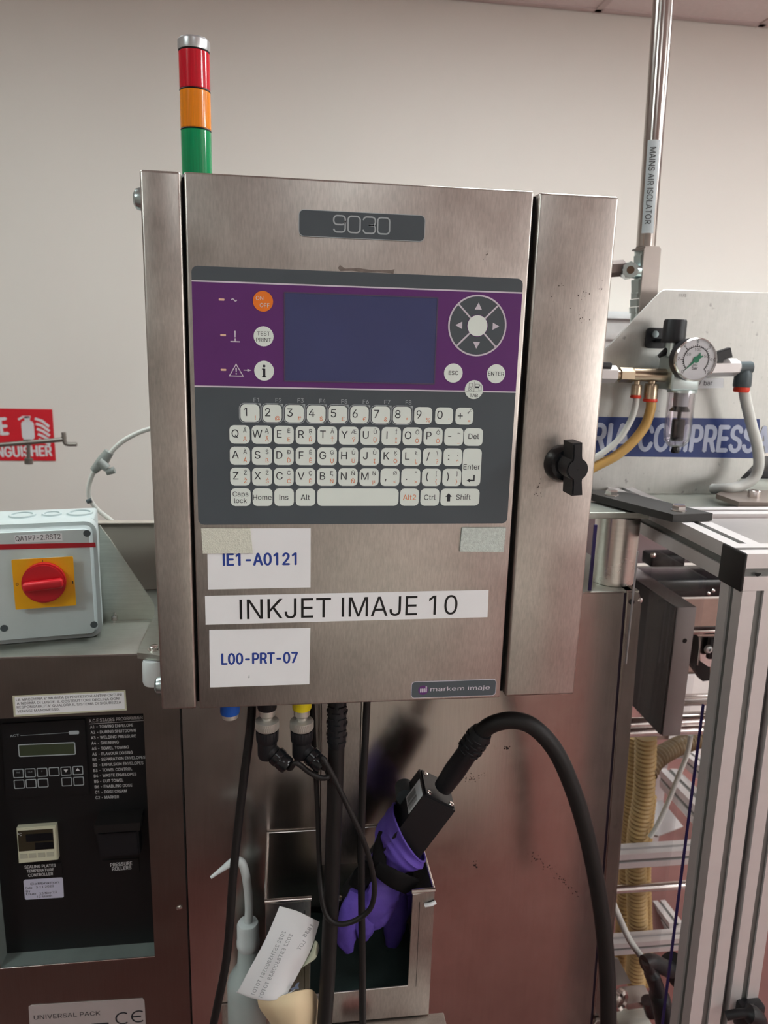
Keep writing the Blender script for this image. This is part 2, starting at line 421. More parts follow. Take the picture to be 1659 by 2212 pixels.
def clear(name, tint, gloss, base, power):
    m = bpy.data.materials.new(name); m.use_nodes = True; nt = m.node_tree; nt.nodes.clear()
    a = nt.nodes.new('ShaderNodeBsdfTransparent'); a.inputs[0].default_value = (*tint, 1)
    g = nt.nodes.new('ShaderNodeBsdfGlossy'); g.inputs['Roughness'].default_value = 0.04
    l = nt.nodes.new('ShaderNodeLayerWeight'); l.inputs[0].default_value = 0.5
    pw = nt.nodes.new('ShaderNodeMath'); pw.operation = 'POWER'; pw.inputs[1].default_value = power; nt.links.new(l.outputs['Facing'], pw.inputs[0])
    ma = nt.nodes.new('ShaderNodeMath'); ma.operation = 'MULTIPLY_ADD'; ma.inputs[1].default_value = gloss; ma.inputs[2].default_value = base; nt.links.new(pw.outputs[0], ma.inputs[0])
    x = nt.nodes.new('ShaderNodeMixShader'); o = nt.nodes.new('ShaderNodeOutputMaterial')
    nt.links.new(ma.outputs[0], x.inputs[0]); nt.links.new(a.outputs[0], x.inputs[1]); nt.links.new(g.outputs[0], x.inputs[2]); nt.links.new(x.outputs[0], o.inputs[0])
    return m
M_glass = clear('clear_acrylic', (0.90, 0.88, 0.90), 0.9, 0.06, 2.2)
M_plexi = clear('clear_guard_sheet', (0.97, 0.97, 0.975), 0.25, 0.025, 4.0)
M_film = mat('blue_film_edge', (50, 40, 104), 0.3, var=0.05)
M_white_pl = mat('white_plastic', (216, 222, 222), 0.38, var=0.02)
M_box_pl = mat('switch_box_grey', (204, 216, 216), 0.38, var=0.03)
M_red = mat('red_plastic', (200, 28, 40), 0.4, var=0.05)
M_stripe = mat('red_stripe', (178, 22, 38), 0.4, var=0.03)
M_yellow = mat('yellow_plate', (246, 180, 16), 0.4, var=0.03)
M_sign = mat('sign_red', (206, 30, 44), 0.45, var=0.03)
M_sign_blue = mat('sign_blue', (34, 58, 122), 0.42, var=0.05, vscale=12)
M_tan_hose = mat('hose_tan', (182, 152, 100), 0.45, var=0.08, sss=0.0)
M_amber_tube = mat('tube_amber', (212, 170, 98), 0.3, var=0.05)
M_clear_tube = mat('tube_white', (222, 224, 218), 0.35, var=0.04)
M_red_ring = mat('orange_red_ring', (236, 66, 40), 0.4, var=0.03)
M_dk_grey = mat('dark_grey_plastic', (76, 86, 90), 0.42, var=0.04)
M_glove = mat('nitrile_purple', (102, 80, 182), 0.5, var=0.08, vscale=40, bump=0.15, bscale=300)
M_ldpe = mat('ldpe_milky', (206, 218, 216), 0.4, var=0.03, trans=0.25, sss=0.0)
M_tan_paper = mat('tan_backing', (236, 214, 176), 0.55, var=0.03, vscale=20)
M_cream = mat('cream_plastic', (206, 206, 182), 0.5, var=0.03)
M_dk_panel = mat('black_panel', (14, 14, 16), 0.5, var=0.06, vscale=10)
M_lcd_green = mat('lcd_green', (62, 70, 52), 0.3, var=0.05)
M_cloth = mat('dark_green_cloth', (34, 48, 46), 0.9, var=0.15, vscale=20, bump=0.2)

# ================================================================== room shell
X0, X1, Y0, Y1, ZC = -3.6, 4.8, -3.4, 2.02, 2.553
def shell(name, a, b, m):
    t = Thing(name, kind='structure'); t.body([m]).box(a, b); return t.done()
shell('floor', (X0, Y0, -0.05), (X1, Y1, 0), M_floor)
shell('wall_back', (X0 - .1, Y1, -0.05), (X1 + .1, Y1 + .1, ZC + .06), M_wall)
shell('wall_front', (X0 - .1, Y0 - .1, -0.05), (X1 + .1, Y0, ZC + .06), M_wall)
shell('wall_left', (X0 - .1, Y0, -0.05), (X0, Y1, ZC + .06), M_wall)
shell('wall_right', (X1, Y0, -0.05), (X1 + .1, Y1, ZC + .06), M_wall)
t = Thing('ceiling', kind='structure')
t.body([M_grid]).box((X0, Y0, ZC + .025), (X1, Y1, ZC + .05))
g = t.mb('ceiling_grid', [M_grid])
i = 0
lampset = {(round(c[0][0] - .3, 2), round(c[0][1] - .3, 2)) for c in LAMPS}
nx, ny = int((X1 - X0) / .6), 9
ys0 = Y1 - .02 - ny * .6
for i in range(nx + 1): g.box((X0 + .6 * i - .012, ys0, ZC - .004), (X0 + .6 * i + .012, Y1, ZC + .02))
for j in range(ny + 1): g.box((X0, ys0 + .6 * j - .012, ZC - .004), (X1, ys0 + .6 * j + .012, ZC + .02))
LC = []
for (lx, ly), st, lc in LAMPS:
    ix = round((lx - .3 - X0) / .6); iy = round((ly - .3 - ys0) / .6); LC.append((ix, iy, st, lc))
taken = {(a, b) for a, b, _, _ in LC}
for i in range(nx):
    for j in range(ny):
        if (i, j) in taken: continue
        t.mb('ceiling_tile', [M_tile], share='ceiling_tile', loc=(X0 + .6 * i + .3, ys0 + .6 * j + .3, ZC)).box((-.288, -.288, 0), (.288, .288, .015))
t.done()
WHERE = ['over the guard frame, furthest right', 'near the back wall, right of the pipe', 'far right, beside the right wall', 'above and behind the photographer', 'above the left machine, towards the room', 'near the back wall, on the left', 'added to brighten the back wall, above the machine middle']
for q, (a, b, st, lc) in enumerate(LC):
    t = Thing('ceiling_light', 'square white lit ceiling panel lamp ' + WHERE[q], 'ceiling light', 'ceiling panel lamps')
    cx, cy = X0 + .6 * a + .3, ys0 + .6 * b + .3
    t.mb('frame', [M_white_pl]).ring(rr(cx - .288, cy - .288, cx + .288, cy + .288, .01), rr(cx - .262, cy - .262, cx + .262, cy + .262, .01), ZC - .006, ZC + .02)
    em = bpy.data.materials.new('lamp_glow'); em.use_nodes = True; nt = em.node_tree; nt.nodes.clear()
    e = nt.nodes.new('ShaderNodeEmission'); e.inputs[0].default_value = (*lc, 1); e.inputs[1].default_value = st
    o = nt.nodes.new('ShaderNodeOutputMaterial'); nt.links.new(e.outputs[0], o.inputs[0])
    t.mb('diffuser', [em]).box((cx - .26, cy - .26, ZC + .002), (cx + .26, cy + .26, ZC + .012))
    t.done()

wx0, wx1, wz0, wz1, wst = WINDOW
t = Thing('window_1', kind='structure')
b = t.mb('window_frame', [M_white_pl]); b.M = Matrix(((-1, 0, 0, 0), (0, 0, 1, Y0), (0, 1, 0, 0), (0, 0, 0, 1)))
b.ring(rr(-wx1, wz0, -wx0, wz1, .002, 1), rr(-wx1 + .05, wz0 + .05, -wx0 - .05, wz1 - .05, .002, 1), 0, .04); b.slab([(-(wx0 + wx1) / 2 - .025, wz0), (-(wx0 + wx1) / 2 + .025, wz0), (-(wx0 + wx1) / 2 + .025, wz1), (-(wx0 + wx1) / 2 - .025, wz1)], 0, .04)
em = bpy.data.materials.new('daylight_pane'); em.use_nodes = True; nt = em.node_tree; nt.nodes.clear()
e = nt.nodes.new('ShaderNodeEmission'); e.inputs[0].default_value = (1.0, 0.97, 0.95, 1); e.inputs[1].default_value = wst
o = nt.nodes.new('ShaderNodeOutputMaterial'); nt.links.new(e.outputs[0], o.inputs[0])
for x0_, x1_ in ((wx0 + .05, (wx0 + wx1) / 2 - .025), ((wx0 + wx1) / 2 + .025, wx1 - .05)): b = t.mb('window_pane', [em]); b.box((x0_, Y0 + .004, wz0 + .05), (x1_, Y0 + .010, wz1 - .05))
t.done()

# ================================================================== the ink jet printer cabinet
ZT, ZB = 1.600, 1.051
t = Thing('inkjet_printer', 'brushed steel ink jet printer cabinet with purple and grey keypad', 'printer')
t.mb('cabinet_body', [M_steel]).box((.012, .026, ZB + .004), (.458, .19, ZT - .004), .002)
t.mb('gap_seal', [M_gap]).box((.03, .012, ZB + .003), (.40, .027, ZT - .003))
b = t.mb('side_column', [M_steel]); b.box((0, 0, ZB), (.0374, .19, ZT), .0028, 3)
b = t.mb('front_panel', [M_steel]); b.box((.0404, 0, ZB), (.3804, .016, ZT), .0022, 3)
p = t.part('side_door', [M_steel]); b = p.mb
b.box((.3862, 0, ZB + .001), (.470, .19, ZT - .0005), .0032, 3)
# faint scratches and specks on the steel are in its material; here the screws on the left flank
for px_, py_ in ((294, 430), (344, 1480)):
    z = P(px_, py_, .03).z
    h = t.mb('side_screw', [M_zinc]); h.lathe([(.0106, 0), (.0106, .005), (.0095, .0085), (.006, .0108), (.0, .0115)], (0.0, .030, z), (-1, 0, 0), 24)
# rotary latch on the side door
kc = (.432, 1.3262)
b = t.mb('latch_collar', [M_blk_gl]); b.lathe([(.0205, 0), (.0205, .003), (.0185, .010), (.0165, .014), (.0125, .0145), (.0125, .02)], (kc[0], 0, kc[1]), (0, -1, 0), 36)
b = t.mb('latch_handle', [M_blk]); hx, hz, ha = .4318, 1.3272, R(4.5)
arc = lambda a0, a1: circ(0, 0, .0118, 10, a0, a1)
pts = [(-.0052, .0275), (-.0052, .0135)] + arc(118, 242) + [(-.0052, -.0135), (-.0058, -.0275), (.0058, -.0275), (.0052, -.0135)] + arc(-62, 62) + [(.0052, .0135), (.0052, .0275)]
b.M = front(0, hx, hz, ha); b.slab(pts, .019, .046, bev=.0016, seg=2)
b.M = front(0, hx, hz); b.flat(circ(0, 0, .0006, 10), .0462, mi=0)
b = t.mb('latch_pin_hole', [M_gap]); b.M = front(0, hx, hz); b.flat(circ(0, 0, .0007, 10), .0463)
# name plate with 9030
p = t.part('name_plate', [M_key_bg, M_grey_ink], 'dark grey plate reading 9030'); b = p.mb; b.M = front(0)
b.slab(rr(.1475, 1.5472, .2715, 1.5720, .005, 5), 0, .0008)
b.ring(rr(.1475, 1.5472, .2715, 1.5720, .005, 5), rr(.1481, 1.5478, .2709, 1.5714, .0045, 5), .00085, mi=1)
d = p.sub('lettering', [M_grey_ink]); d.M = front(0)
def dig(kind, u, v, wd, h):
    r = .0034
    O = rr(u, v, u + wd, v + h, r, 5); a = v + h / 2
    if kind == '0': d.stroke(O, .0014, .001, True)
    if kind == '9':
        d.stroke(rr(u, a - .0006, u + wd, v + h, r, 5), .0014, .001, True)
        d.stroke([(u + wd, a + .003), (u + wd, v + r)] + circ(u + wd - r, v + r, r, 5, 0, -90)[::1] + [(u + r, v)] + circ(u + r, v + r, r, 5, 270, 190), .0014, .001)
    if kind == '3':
        d.stroke(circ(u + r, v + h - r, r, 5, 175, 90) + circ(u + wd - r, v + h - r, r, 5, 90, 0) + circ(u + wd - r, a + r - .0003, r, 5, 0, -80) + [(u + wd * .45, a)], .0014, .001)
        d.stroke([(u + wd * .45, a)] + circ(u + wd - r, a - r + .0003, r, 5, 80, 0) + circ(u + wd - r, v + r, r, 5, 0, -90) + circ(u + r, v + r, r, 5, 270, 185), .0014, .001)
for ch, u in zip('9030', (.1813, .1953, .2102, .2243)): dig(ch, u, 1.5528, .0112 if ch == '9' else .0118, .0150)
b = t.mb('worn_mark', [mat('worn_steel', (128, 118, 112), .55, .6, var=.25, vscale=160)]); b.M = front(0); b.slab([(.1860, 1.5192), (.1885, 1.5165), (.2000, 1.5172), (.2120, 1.5160), (.2290, 1.5168), (.2415, 1.5160), (.2425, 1.5205), (.2385, 1.5192), (.2200, 1.5186), (.2060, 1.5200), (.1930, 1.5190), (.1880, 1.5222)], 0, .00012)
b = t.part('speck', [mat('speck_dark', (70, 60, 54), .7)], kind='stuff').mb; b.M = front(0); random.seed(11)
for cu_, cv_, n_, sp_ in ((.4385, 1.500, 9, .005), (.4415, 1.478, 10, .004), (.3345, 1.537, 6, .003), (.4065, 1.295, 16, .006), (.4600, 1.511, 5, .003), (.4120, 1.510, 8, .012), (.4450, 1.345, 7, .004)):
    for k in range(n_): b.flat([(u_ + .0, v_) for u_, v_ in circ(cu_ + random.gauss(0, sp_ * .6), cv_ + random.gauss(0, sp_), random.uniform(.0002, .0007), 6)], .00015)
# keypad membrane
kp = t.part('keypad_membrane', [M_key_bg, M_purple, M_lilac]); b = kp.mb; b.M = front(0)
KT, KB, KL, KR = 1.5160, 1.2595, .0450, .3748
b.slab(rr(KL, KB, KR, KT, .006, 5), 0, .0008)
b.flat([(KL, 1.4022), (KR, 1.4022), (KR, 1.5015), (KL, 1.5015)], .0009, 1)
for z in (1.5021, 1.4016): b.flat([(KL, z - .0007), (KR, z - .0007), (KR, z + .0007), (KL, z + .0007)], .00095, 2)
sc = t.part('display', [M_lcd_frame, M_lcd]); b = sc.mb; b.M = front(0)
b.ring(rr(.1332, 1.4078, .2878, 1.4950, .0008, 2), rr(.1344, 1.4090, .2866, 1.4938, .0006, 2), .0006, .0014, 0)
b.flat(rr(.1344, 1.4090, .2866, 1.4938, .0006, 2), .00105, 1)
# keys
def legend(p, items):
    d = p.sub('key_legend', [M_ink, M_orange_ink]); d.M = front(0)
    return d
KW, KH = .0203, .0187
def key(u, v, w=KW, h=KH, share='key_square', r=.0045):
    p = t.part('key', [M_key], share=share if share else None, loc=(u, 0, v) if share else None)
    b = p.mb; b.M = front(0)
    if share: b.slab(rr(-w / 2, -h / 2, w / 2, h / 2, r, 3), .0006, .00135)
    else: b.slab(rr(u - w / 2, v - h / 2, u + w / 2, v + h / 2, r, 3), .0006, .00135)
    return p
NL = .0015
CX = lambda i: .08845 + .02221 * i
ROW = {1: 1.3757, 2: 1.3539, 3: 1.3321, 4: 1.3104, 5: 1.2888}
class Off:     # legends written relative to a shared key's own centre
    pass
def glyphs(p, u, v, main, top='', low='', big=.0078, small=.0042):
    shared = p.loc is not None
    d = p.sub('key_legend', [M_ink, M_orange_ink]); d.M = front(0) if not shared else front(0)
    ou, ov = (u, v)
    if shared:
        q = p.subs[-1]; d.M = front(0)
    if main: d.txt(main, (ou - .0045, ov - big * .36), None, big, NL, -.006, 0, align='C')
    if top: d.txt(top, (ou + .0052, ov + .0022), None, small, NL, .0, 0, align='C')
    if low: d.txt(low, (ou + .0052, ov - .0066), None, small, NL, .0, 1, align='C')
r1 = [('1', '!'), ('2', '@'), ('3', '#'), ('4', '$'), ('5', '£'), ('6', '€'), ('7', '&'), ('8', '*'), ('9', '%'), ('0', "'")]
for i, (a, low) in enumerate(r1):
    u = .0991 + .02222 * i
    p = key(u, ROW[1], KW - .0013, KH - .0010, 'key_number')
    glyphs(p, u, ROW[1], a, '', low, .0082)
    if i < 8:                                              # printed outline with an F tab
        e = kp.sub('key_outline', [M_grey_ink]); e.M = front(0)
        e.stroke(rr(u - .0107, ROW[1] - .0097, u + .0107, ROW[1] + .0099, .0052, 4), .0006, .001, True)
        e.txt('F%d' % (i + 1), (u + .0063, ROW[1] + .0113), None, .0042, .001, -.004, align='C')
        e.flat([(u + .0070, ROW[1] + .0099), (u + .0110, ROW[1] + .0099), (u + .0110, ROW[1] + .0050)], .001)
p = key(.3208, ROW[1], KW - .0013, KH - .0010, 'key_number'); u = .3208
glyphs(p, u, ROW[1], '+', '', '=', .0085)
d = p.subs[-1].mb; d.stroke(circ(u + .0068, ROW[1] + .0062, .0011, 10), .0004, NL, True, 0); d.stroke([(u + .0055, ROW[1] + .005), (u + .0032, ROW[1] + .0035), (u + .0042, ROW[1] + .0026)], .0006, NL, mi=0)
for row, keys in ((2, ['QÄÃ', 'WĄÅ', 'EÈE', 'RŖŘ', 'TĀŤ', 'YÆÝ', 'UŪÜ', 'IÍĪ', 'OÕŐ', 'PÓÔ', '-~_']),
                  (3, ['AÀÁ', 'SŠß', 'DÐĎ', 'FÉÊ', 'GĢŲ', 'HÚŰ', 'JÙĮ', 'KĶÖ', 'LŁĻ', '/\\?', ':;^']),
                  (4, ['ZŹŽ', 'XŽŚ', 'CĊĆ', 'VÇĒ', 'BĘŃ', 'NÑŇ', 'MŅµ', ',Ø<', '."\u003e', '([{', ')]}'])):
    for i, s in enumerate(keys):
        p = key(CX(i), ROW[row]); glyphs(p, CX(i), ROW[row], s[0], s[1], s[2])
p = key(CX(11) - .0010, ROW[2]); glyphs(p, CX(11) + .0037, ROW[2], 'Del', big=.0056)
p = key(.3317, 1.3214, KW, .0404, None); d = p.sub('key_legend', [M_ink]); d.M = front(0)
d.txt('Enter', (.3317, 1.3192), None, .0056, NL, align='C'); d.stroke([(.3348, 1.3132), (.3348, 1.3072), (.3300, 1.3072)], .0016, NL); d.flat([(.3305, 1.3094), (.3305, 1.3050), (.3268, 1.3072)], NL)
for i, (s, big) in enumerate((('', .0), ('Home', .0052), ('Ins', .0054), ('Alt', .0056))):
    p = key(CX(i) + .0002, ROW[5]); d = p.sub('key_legend', [M_ink]); d.M = front(0)
    if s: d.txt(s, (CX(i), ROW[5] - big / 2), None, big, NL, align='C')
    else:
        d.txt('Caps', (CX(0), ROW[5] + .0010), None, .0050, NL, align='C'); d.txt('lock', (CX(0), ROW[5] - .0060), None, .0050, NL, align='C')
key(.2106, ROW[5], .0862, KH, None)
for u, s, k in ((.2655, 'Alt2', 1), (.2876, 'Ctrl', 0)):
    p = key(u, ROW[5]); d = p.sub('key_legend', [M_ink, M_orange_ink]); d.M = front(0); d.txt(s, (u, ROW[5] - .0028), None, .0056, NL, mi=k, align='C')
p = key(.3206, ROW[5], .0426, KH, None); d = p.sub('key_legend', [M_ink]); d.M = front(0)
d.txt('Shift', (.3242, ROW[5] - .0026), None, .0056, NL, align='C')
d.flat([(.3044, ROW[5] + .0005), (.3080, ROW[5] + .0045), (.3116, ROW[5] + .0005)], NL); d.flat([(.3062, ROW[5] + .0006), (.3062, ROW[5] - .0045), (.3098, ROW[5] - .0045), (.3098, ROW[5] + .0006)], NL)
# round buttons
def rbutton(u, v, m, name='round_button'):
    p = t.part(name, [m]); p.mb.M = front(0); p.mb.slab(circ(u, v, .0098, 28), .0006, .0014); d = p.sub('button_legend', [M_ink if m is not M_orange else M_white_ink]); d.M = front(0); return d
d = rbutton(.1129, 1.4852, M_orange); d.txt('ON', (.1096, 1.4862), None, .0038, NL, align='C'); d.txt('OFF', (.1145, 1.4796), None, .0038, NL, align='C')
d = rbutton(.1132, 1.4517, M_key); d.txt('TEST', (.1132, 1.4525), None, .0038, NL, align='C'); d.txt('PRINT', (.1132, 1.4464), None, .0038, NL, align='C')
d = rbutton(.1135, 1.4181, M_key)
d.flat(circ(.1135, 1.4228, .0014, 14), NL); d.flat([(.1123, 1.4122), (.1147, 1.4122), (.1147, 1.4202), (.1123, 1.4202)], NL); d.flat([(.1114, 1.4192), (.1140, 1.4192), (.1140, 1.4203), (.1114, 1.4203)], NL); d.flat([(.1114, 1.4117), (.1156, 1.4117), (.1156, 1.4127), (.1114, 1.4127)], NL)
d = rbutton(.3068, 1.4200, M_key); d.txt('ESC', (.3068, 1.4182), None, .0040, NL, .012, align='C')
d = rbutton(.3522, 1.4202, M_key); d.txt('ENTER', (.3522, 1.4184), None, .0040, NL, .012, align='C')
d = rbutton(.3296, 1.4035, M_key); d.txt('TAB', (.3296, 1.3958), None, .0034, NL, .012, align='C')
d.flat([(.3210, 1.4010), (.3382, 1.4010), (.3382, 1.4013), (.3210, 1.4013)], NL); d.flat([(.3294, 1.4010), (.3297, 1.4010), (.3297, 1.4118), (.3294, 1.4118)], NL)
for q in ((.3240, 1.4064, .3276, 1.4100), (.3238, 1.4022, .3274, 1.4056), (.3308, 1.4068, .3352, 1.4092), (.3346, 1.4026, .3374, 1.4076)): d.stroke(rr(*q, .0001, 1), .0003, NL, True)
d.flat([(.3308, 1.4052), (.3346, 1.4052), (.3346, 1.4068), (.3308, 1.4068)], NL); d.stroke([(.3242, 1.4026), (.3270, 1.4052)], .0003, NL); d.stroke([(.3270, 1.4026), (.3242, 1.4052)], .0003, NL)
# led windows and the printed symbols beside them
for u, v in ((.0731, 1.4855), (.0739, 1.4518), (.0736, 1.4182)):
    b = t.mb('led_window', [M_led]); b.M = front(0); b.slab(rr(u - .0027, v - .0010, u + .0027, v + .0010, .0005, 2), .0006, .0013)
b = kp.sub('printed_symbols', [M_lilac]); b.M = front(0); N = .00102
b.stroke([(.0824 + .0052 * k / 12, 1.4855 - .0010 * math.sin(k / 12 * 2 * math.pi) * -1) for k in range(13)], .0011, N)
b.flat([(.0849, 1.4500), (.0859, 1.4500), (.0862, 1.4562), (.0846, 1.4562)], N); b.flat(circ(.0855, 1.4482, .0008, 10), N); b.flat([(.0808, 1.4453), (.0902, 1.4453), (.0902, 1.4464), (.0808, 1.4464)], N); b.flat([(.0842, 1.4462), (.0868, 1.4462), (.0855, 1.4476)], N)
b.stroke([(.0793, 1.4124), (.0927, 1.4124), (.0860, 1.4240)], .0009, N, True); b.flat([(.0855, 1.4162), (.0865, 1.4162), (.0868, 1.4204), (.0852, 1.4204)], N); b.flat(circ(.0860, 1.4146, .0008, 10), N)
b.flat([(.0932, 1.4179), (.0974, 1.4179), (.0974, 1.4187), (.0932, 1.4187)], N); b.flat([(.0970, 1.4169), (.1012, 1.4183), (.0970, 1.4197)], N)
# cursor pad
cu, cv = .3296, 1.4682
b = t.mb('cursor_ring', [M_lilac]); b.M = front(0); b.ring(circ(cu, cv, .0306, 56), circ(cu, cv, .0290, 56), .0006, .0013)
for a in (45, 135, 225, 315):
    c, s_ = math.cos(R(a)), math.sin(R(a)); w2 = .0008
    b.slab([(cu + c * .0095 - s_ * w2, cv + s_ * .0095 + c * w2), (cu + c * .0095 + s_ * w2, cv + s_ * .0095 - c * w2), (cu + c * .0295 + s_ * w2, cv + s_ * .0295 - c * w2), (cu + c * .0295 - s_ * w2, cv + s_ * .0295 + c * w2)], .0006, .0013)
for a, lbl in ((90, 'up'), (180, 'left'), (270, 'down'), (0, 'right')):
    p = t.part('cursor_button', [M_key_bg]); p.mb.M = front(0)
    o = circ(cu, cv, .0288, 12, a - 43, a + 43); n_ = circ(cu, cv, .0112, 12, a + 41, a - 41); p.mb.slab(o + n_, .0006, .00115)
    d = p.sub('arrow_mark', [M_lilac]); d.M = front(0); c, s_ = math.cos(R(a)), math.sin(R(a)); q = .0192
    d.flat([(cu + c * (q + .0038), cv + s_ * (q + .0038)), (cu + c * (q - .0032) - s_ * .0037, cv + s_ * (q - .0032) + c * .0037), (cu + c * (q - .0032) + s_ * .0037, cv + s_ * (q - .0032) - c * .0037)], .0013)
p = t.part('cursor_centre_button', [M_key]); p.mb.M = front(0); p.mb.slab(circ(cu, cv, .0105, 28), .0006, .0014)
# maker's plate
p = t.part('maker_plate', [M_lilac, M_key_bg], 'small dark plate with a purple round emblem and white lettering'); b = p.mb; b.M = front(0)
b.slab(rr(.2756, 1.0547, .3748, 1.0751, .0042, 5), 0, .0006, 0); b.flat(rr(.2762, 1.0553, .3742, 1.0745, .0037, 5), .00065, 1)
d = p.sub('emblem', [M_purple, M_lilac]); d.M = front(0); d.flat(circ(.2895, 1.0645, .0058, 28), .0007, 0)
for k in range(4): d.flat(rr(.2858 + .0021 * k, 1.0618, .2874 + .0021 * k, 1.0666 if k < 3 else 1.0668, .0005, 2), .00075, 1)
d.flat(circ(.2929, 1.0682, .0009, 12), .00075, 1)
d = p.sub('lettering', [M_lilac]); d.M = front(0); d.txt('markem imaje', (.2978, 1.0628), (.3672, 1.0628), .0050, .0008, -.008)
# paper and felt stickers
def sticker(name, label, quad, m, n0, n1, curl=0.0):
    p = t.part(name, [m], label); p.mb.M = front(0); p.mb.slab(quad, n0, n1); return p
p = sticker('sticker', 'white sticker with blue code under the felt pad', [(.0530, 1.1887), (.1611, 1.1892), (.1610, 1.2550), (.0535, 1.2555)], M_paper, 0, .0004)
d = p.sub('lettering', [M_blue_ink]); d.M = front(0); d.txt('IE1-A0121', (.0694, 1.2150), (.1458, 1.2151), .0131, .0005, .022)
p = sticker('sticker', 'long white strip with black capital lettering', [(.0496, 1.1491), (.3595, 1.1508), (.3589, 1.1830), (.0497, 1.1815)], M_paper, 0, .0004)
d = p.sub('lettering', [M_inkblk]); d.M = front(0); d.txt('INKJET IMAJE 10', (.0856, 1.1545), (.3242, 1.1552), .0224, .0005, -.004)
p = sticker('sticker', 'white sticker with blue code, lowest of the three', [(.0525, 1.0762), (.1605, 1.0763), (.1613, 1.1426), (.0532, 1.1430)], M_paper, 0, .0004)
d = p.sub('lettering', [M_blue_ink]); d.M = front(0); d.txt('L00-PRT-07', (.0656, 1.1028), (.1472, 1.1024), .0126, .0005, .022)
d = p.sub('smear', [M_grey_ink]); d.M = front(0); d.flat([(.0938, 1.0865), (.0946, 1.0858), (.0953, 1.0866), (.0950, 1.0895), (.0943, 1.0888)], .00045)
sticker('felt_pad', 'cream felt pad at the upper left', [(.0488, 1.2289), (.1003, 1.2288), (.0980, 1.2556), (.0478, 1.2560)], M_felt, .0004, .0022)
sticker('felt_pad', 'greyish felt pad at the right', [(.3234, 1.2282), (.3726, 1.2274), (.3737, 1.2548), (.3245, 1.2550)], M_felt2, 0, .0020)
# sockets under the cabinet
UY = .030
def under(px): return P(px, 1540, UY).x
zu = lambda px_, py_: P(px_, py_, UY).z
for px_, m, nm in ((497, mat('socket_blue', (30, 92, 190), .4), 'blue socket ring'), (577, M_blk, None), (652, mat('socket_yellow', (240, 222, 36), .4), 'yellow socket ring')):
    x = under(px_); p = t.part('cable_socket', [M_nut], nm); zr_ = zu(px_, 1540 if px_ == 497 else 1531); blue = px_ == 497
    p.mb.lathe([(.0098, zr_ + .004), (.0098, zr_ - .001), (.0092, zu(px_, 1549)), (.0062, zu(px_, 1551)), (.001, zu(px_, 1551))] if blue else
               [(.0094, zr_ + .004), (.0094, zu(px_, 1543)), (.0080, zu(px_, 1546)), (.0064, zu(px_, 1548)), (.0064, zu(px_, 1566))], (x, UY, 0), (0, 0, 1), 28)
    q = p.sub('colour_ring', [m]); q.lathe([(.0112, ZB + .004), (.0112, zr_ + .002), (.0104, zr_), (.0096, zr_)], (x, UY, 0), (0, 0, 1), 28)
t.done()

# ================================================================== signal tower on top
tx, ty = .0468, .06
t = Thing('signal_tower', 'red, amber and green signal tower with silver cap on the printer top', 'signal light')
rad = .0150
def lens(z0, z1, m, nm):
    p = t.part('lens', [m], nm); b = p.mb
    b.lathe([(rad - .0006, z0), (rad, z0 + .0008), (rad, z1 - .0008), (rad - .0006, z1)], (tx, ty, 0), (0, 0, 1), 48)
b = t.mb('base', [M_blk]); b.lathe([(.0175, 1.6), (.0175, 1.604), (rad, 1.607)], (tx, ty, 0), (0, 0, 1), 36)
lens(1.607, 1.6488, M_grn_lens, 'green lens'); lens(1.6500, 1.6845, M_amb_lens, 'amber lens'); lens(1.6857, 1.7195, M_red_lens, 'red lens')
for z in (1.6494, 1.6851, 1.7200):
    b = t.mb('joint_ring', [M_blk]); b.lathe([(rad - .0004, z - .0007), (rad + .0002, z), (rad - .0004, z + .0007)], (tx, ty, 0), (0, 0, 1), 36)
b = t.mb('cap', [mat('cap_silver', (206, 210, 212), .28, .8, var=.02)]); b.lathe([(rad + .0003, 1.7205), (rad + .0006, 1.7225), (rad + .0006, 1.7290), (rad - .0012, 1.7312), (.004, 1.7316), (0, 1.7316)], (tx, ty, 0), (0, 0, 1), 48)
t.done()

# ================================================================== left machine
MX0, MX1, MY, MZ = -1.05, -.0085, .20, 1.0325
t = Thing('packaging_machine', 'steel packing machine cabinet with a sunken black panel, left of the printer', 'machine')
rx0, rx1, rz0, rz1 = -.2740, -.0575, .5497, .9440
b = t.mb('front_panel', [M_steel_left])
b.box((MX0, MY, .05), (rx0, MY + .0015, MZ - .003)); b.box((rx1, MY, .05), (MX1, MY + .0015, MZ - .003)); b.box((rx0, MY, .05), (rx1, MY + .0015, rz0)); b.box((rx0, MY, rz1), (rx1, MY + .0015, MZ - .003))
b = t.mb('cabinet_shell', [M_steel_left]); b.box((MX0, MY + .0016, .05), (rx0 - .02, .62, MZ - .004)); b.box((rx1 + .01, MY + .0016, .05), (MX1, .62, MZ - .004)); b.box((rx0 - .02, .262, .05), (rx1 + .01, .62, MZ - .004)); b.box((rx0 - .02, MY + .0016, .05), (rx1 + .01, .262, rz0 - .02)); b.box((rx0 - .02, MY + .0016, rz1 + .01), (rx1 + .01, .262, MZ - .004))
b = t.mb('recess_lining', [mat('recess_grey', (150, 164, 160), .5, .4, var=.08)]); RY = .228
b.box((rx0, MY + .0015, rz0 - .0015), (rx1, RY, rz0)); b.box((rx0 - .0015, MY + .0015, rz0), (rx0, RY, rz1)); b.box((rx1, MY + .0015, rz0), (rx1 + .0015, RY, rz1)); b.box((rx0, MY + .0015, rz1), (rx1, RY, rz1 + .0015))
b = t.mb('recess_edge', [M_bright]); b.box((rx0, MY - .0006, rz0 - .0012), (rx1, MY + .0008, rz0 + .0006), .0004, 1)
b = t.mb('top_sheet', [M_steel_top]); b.box((MX0, MY - .002, MZ - .003), (MX1, .62, MZ), .0012, 2)
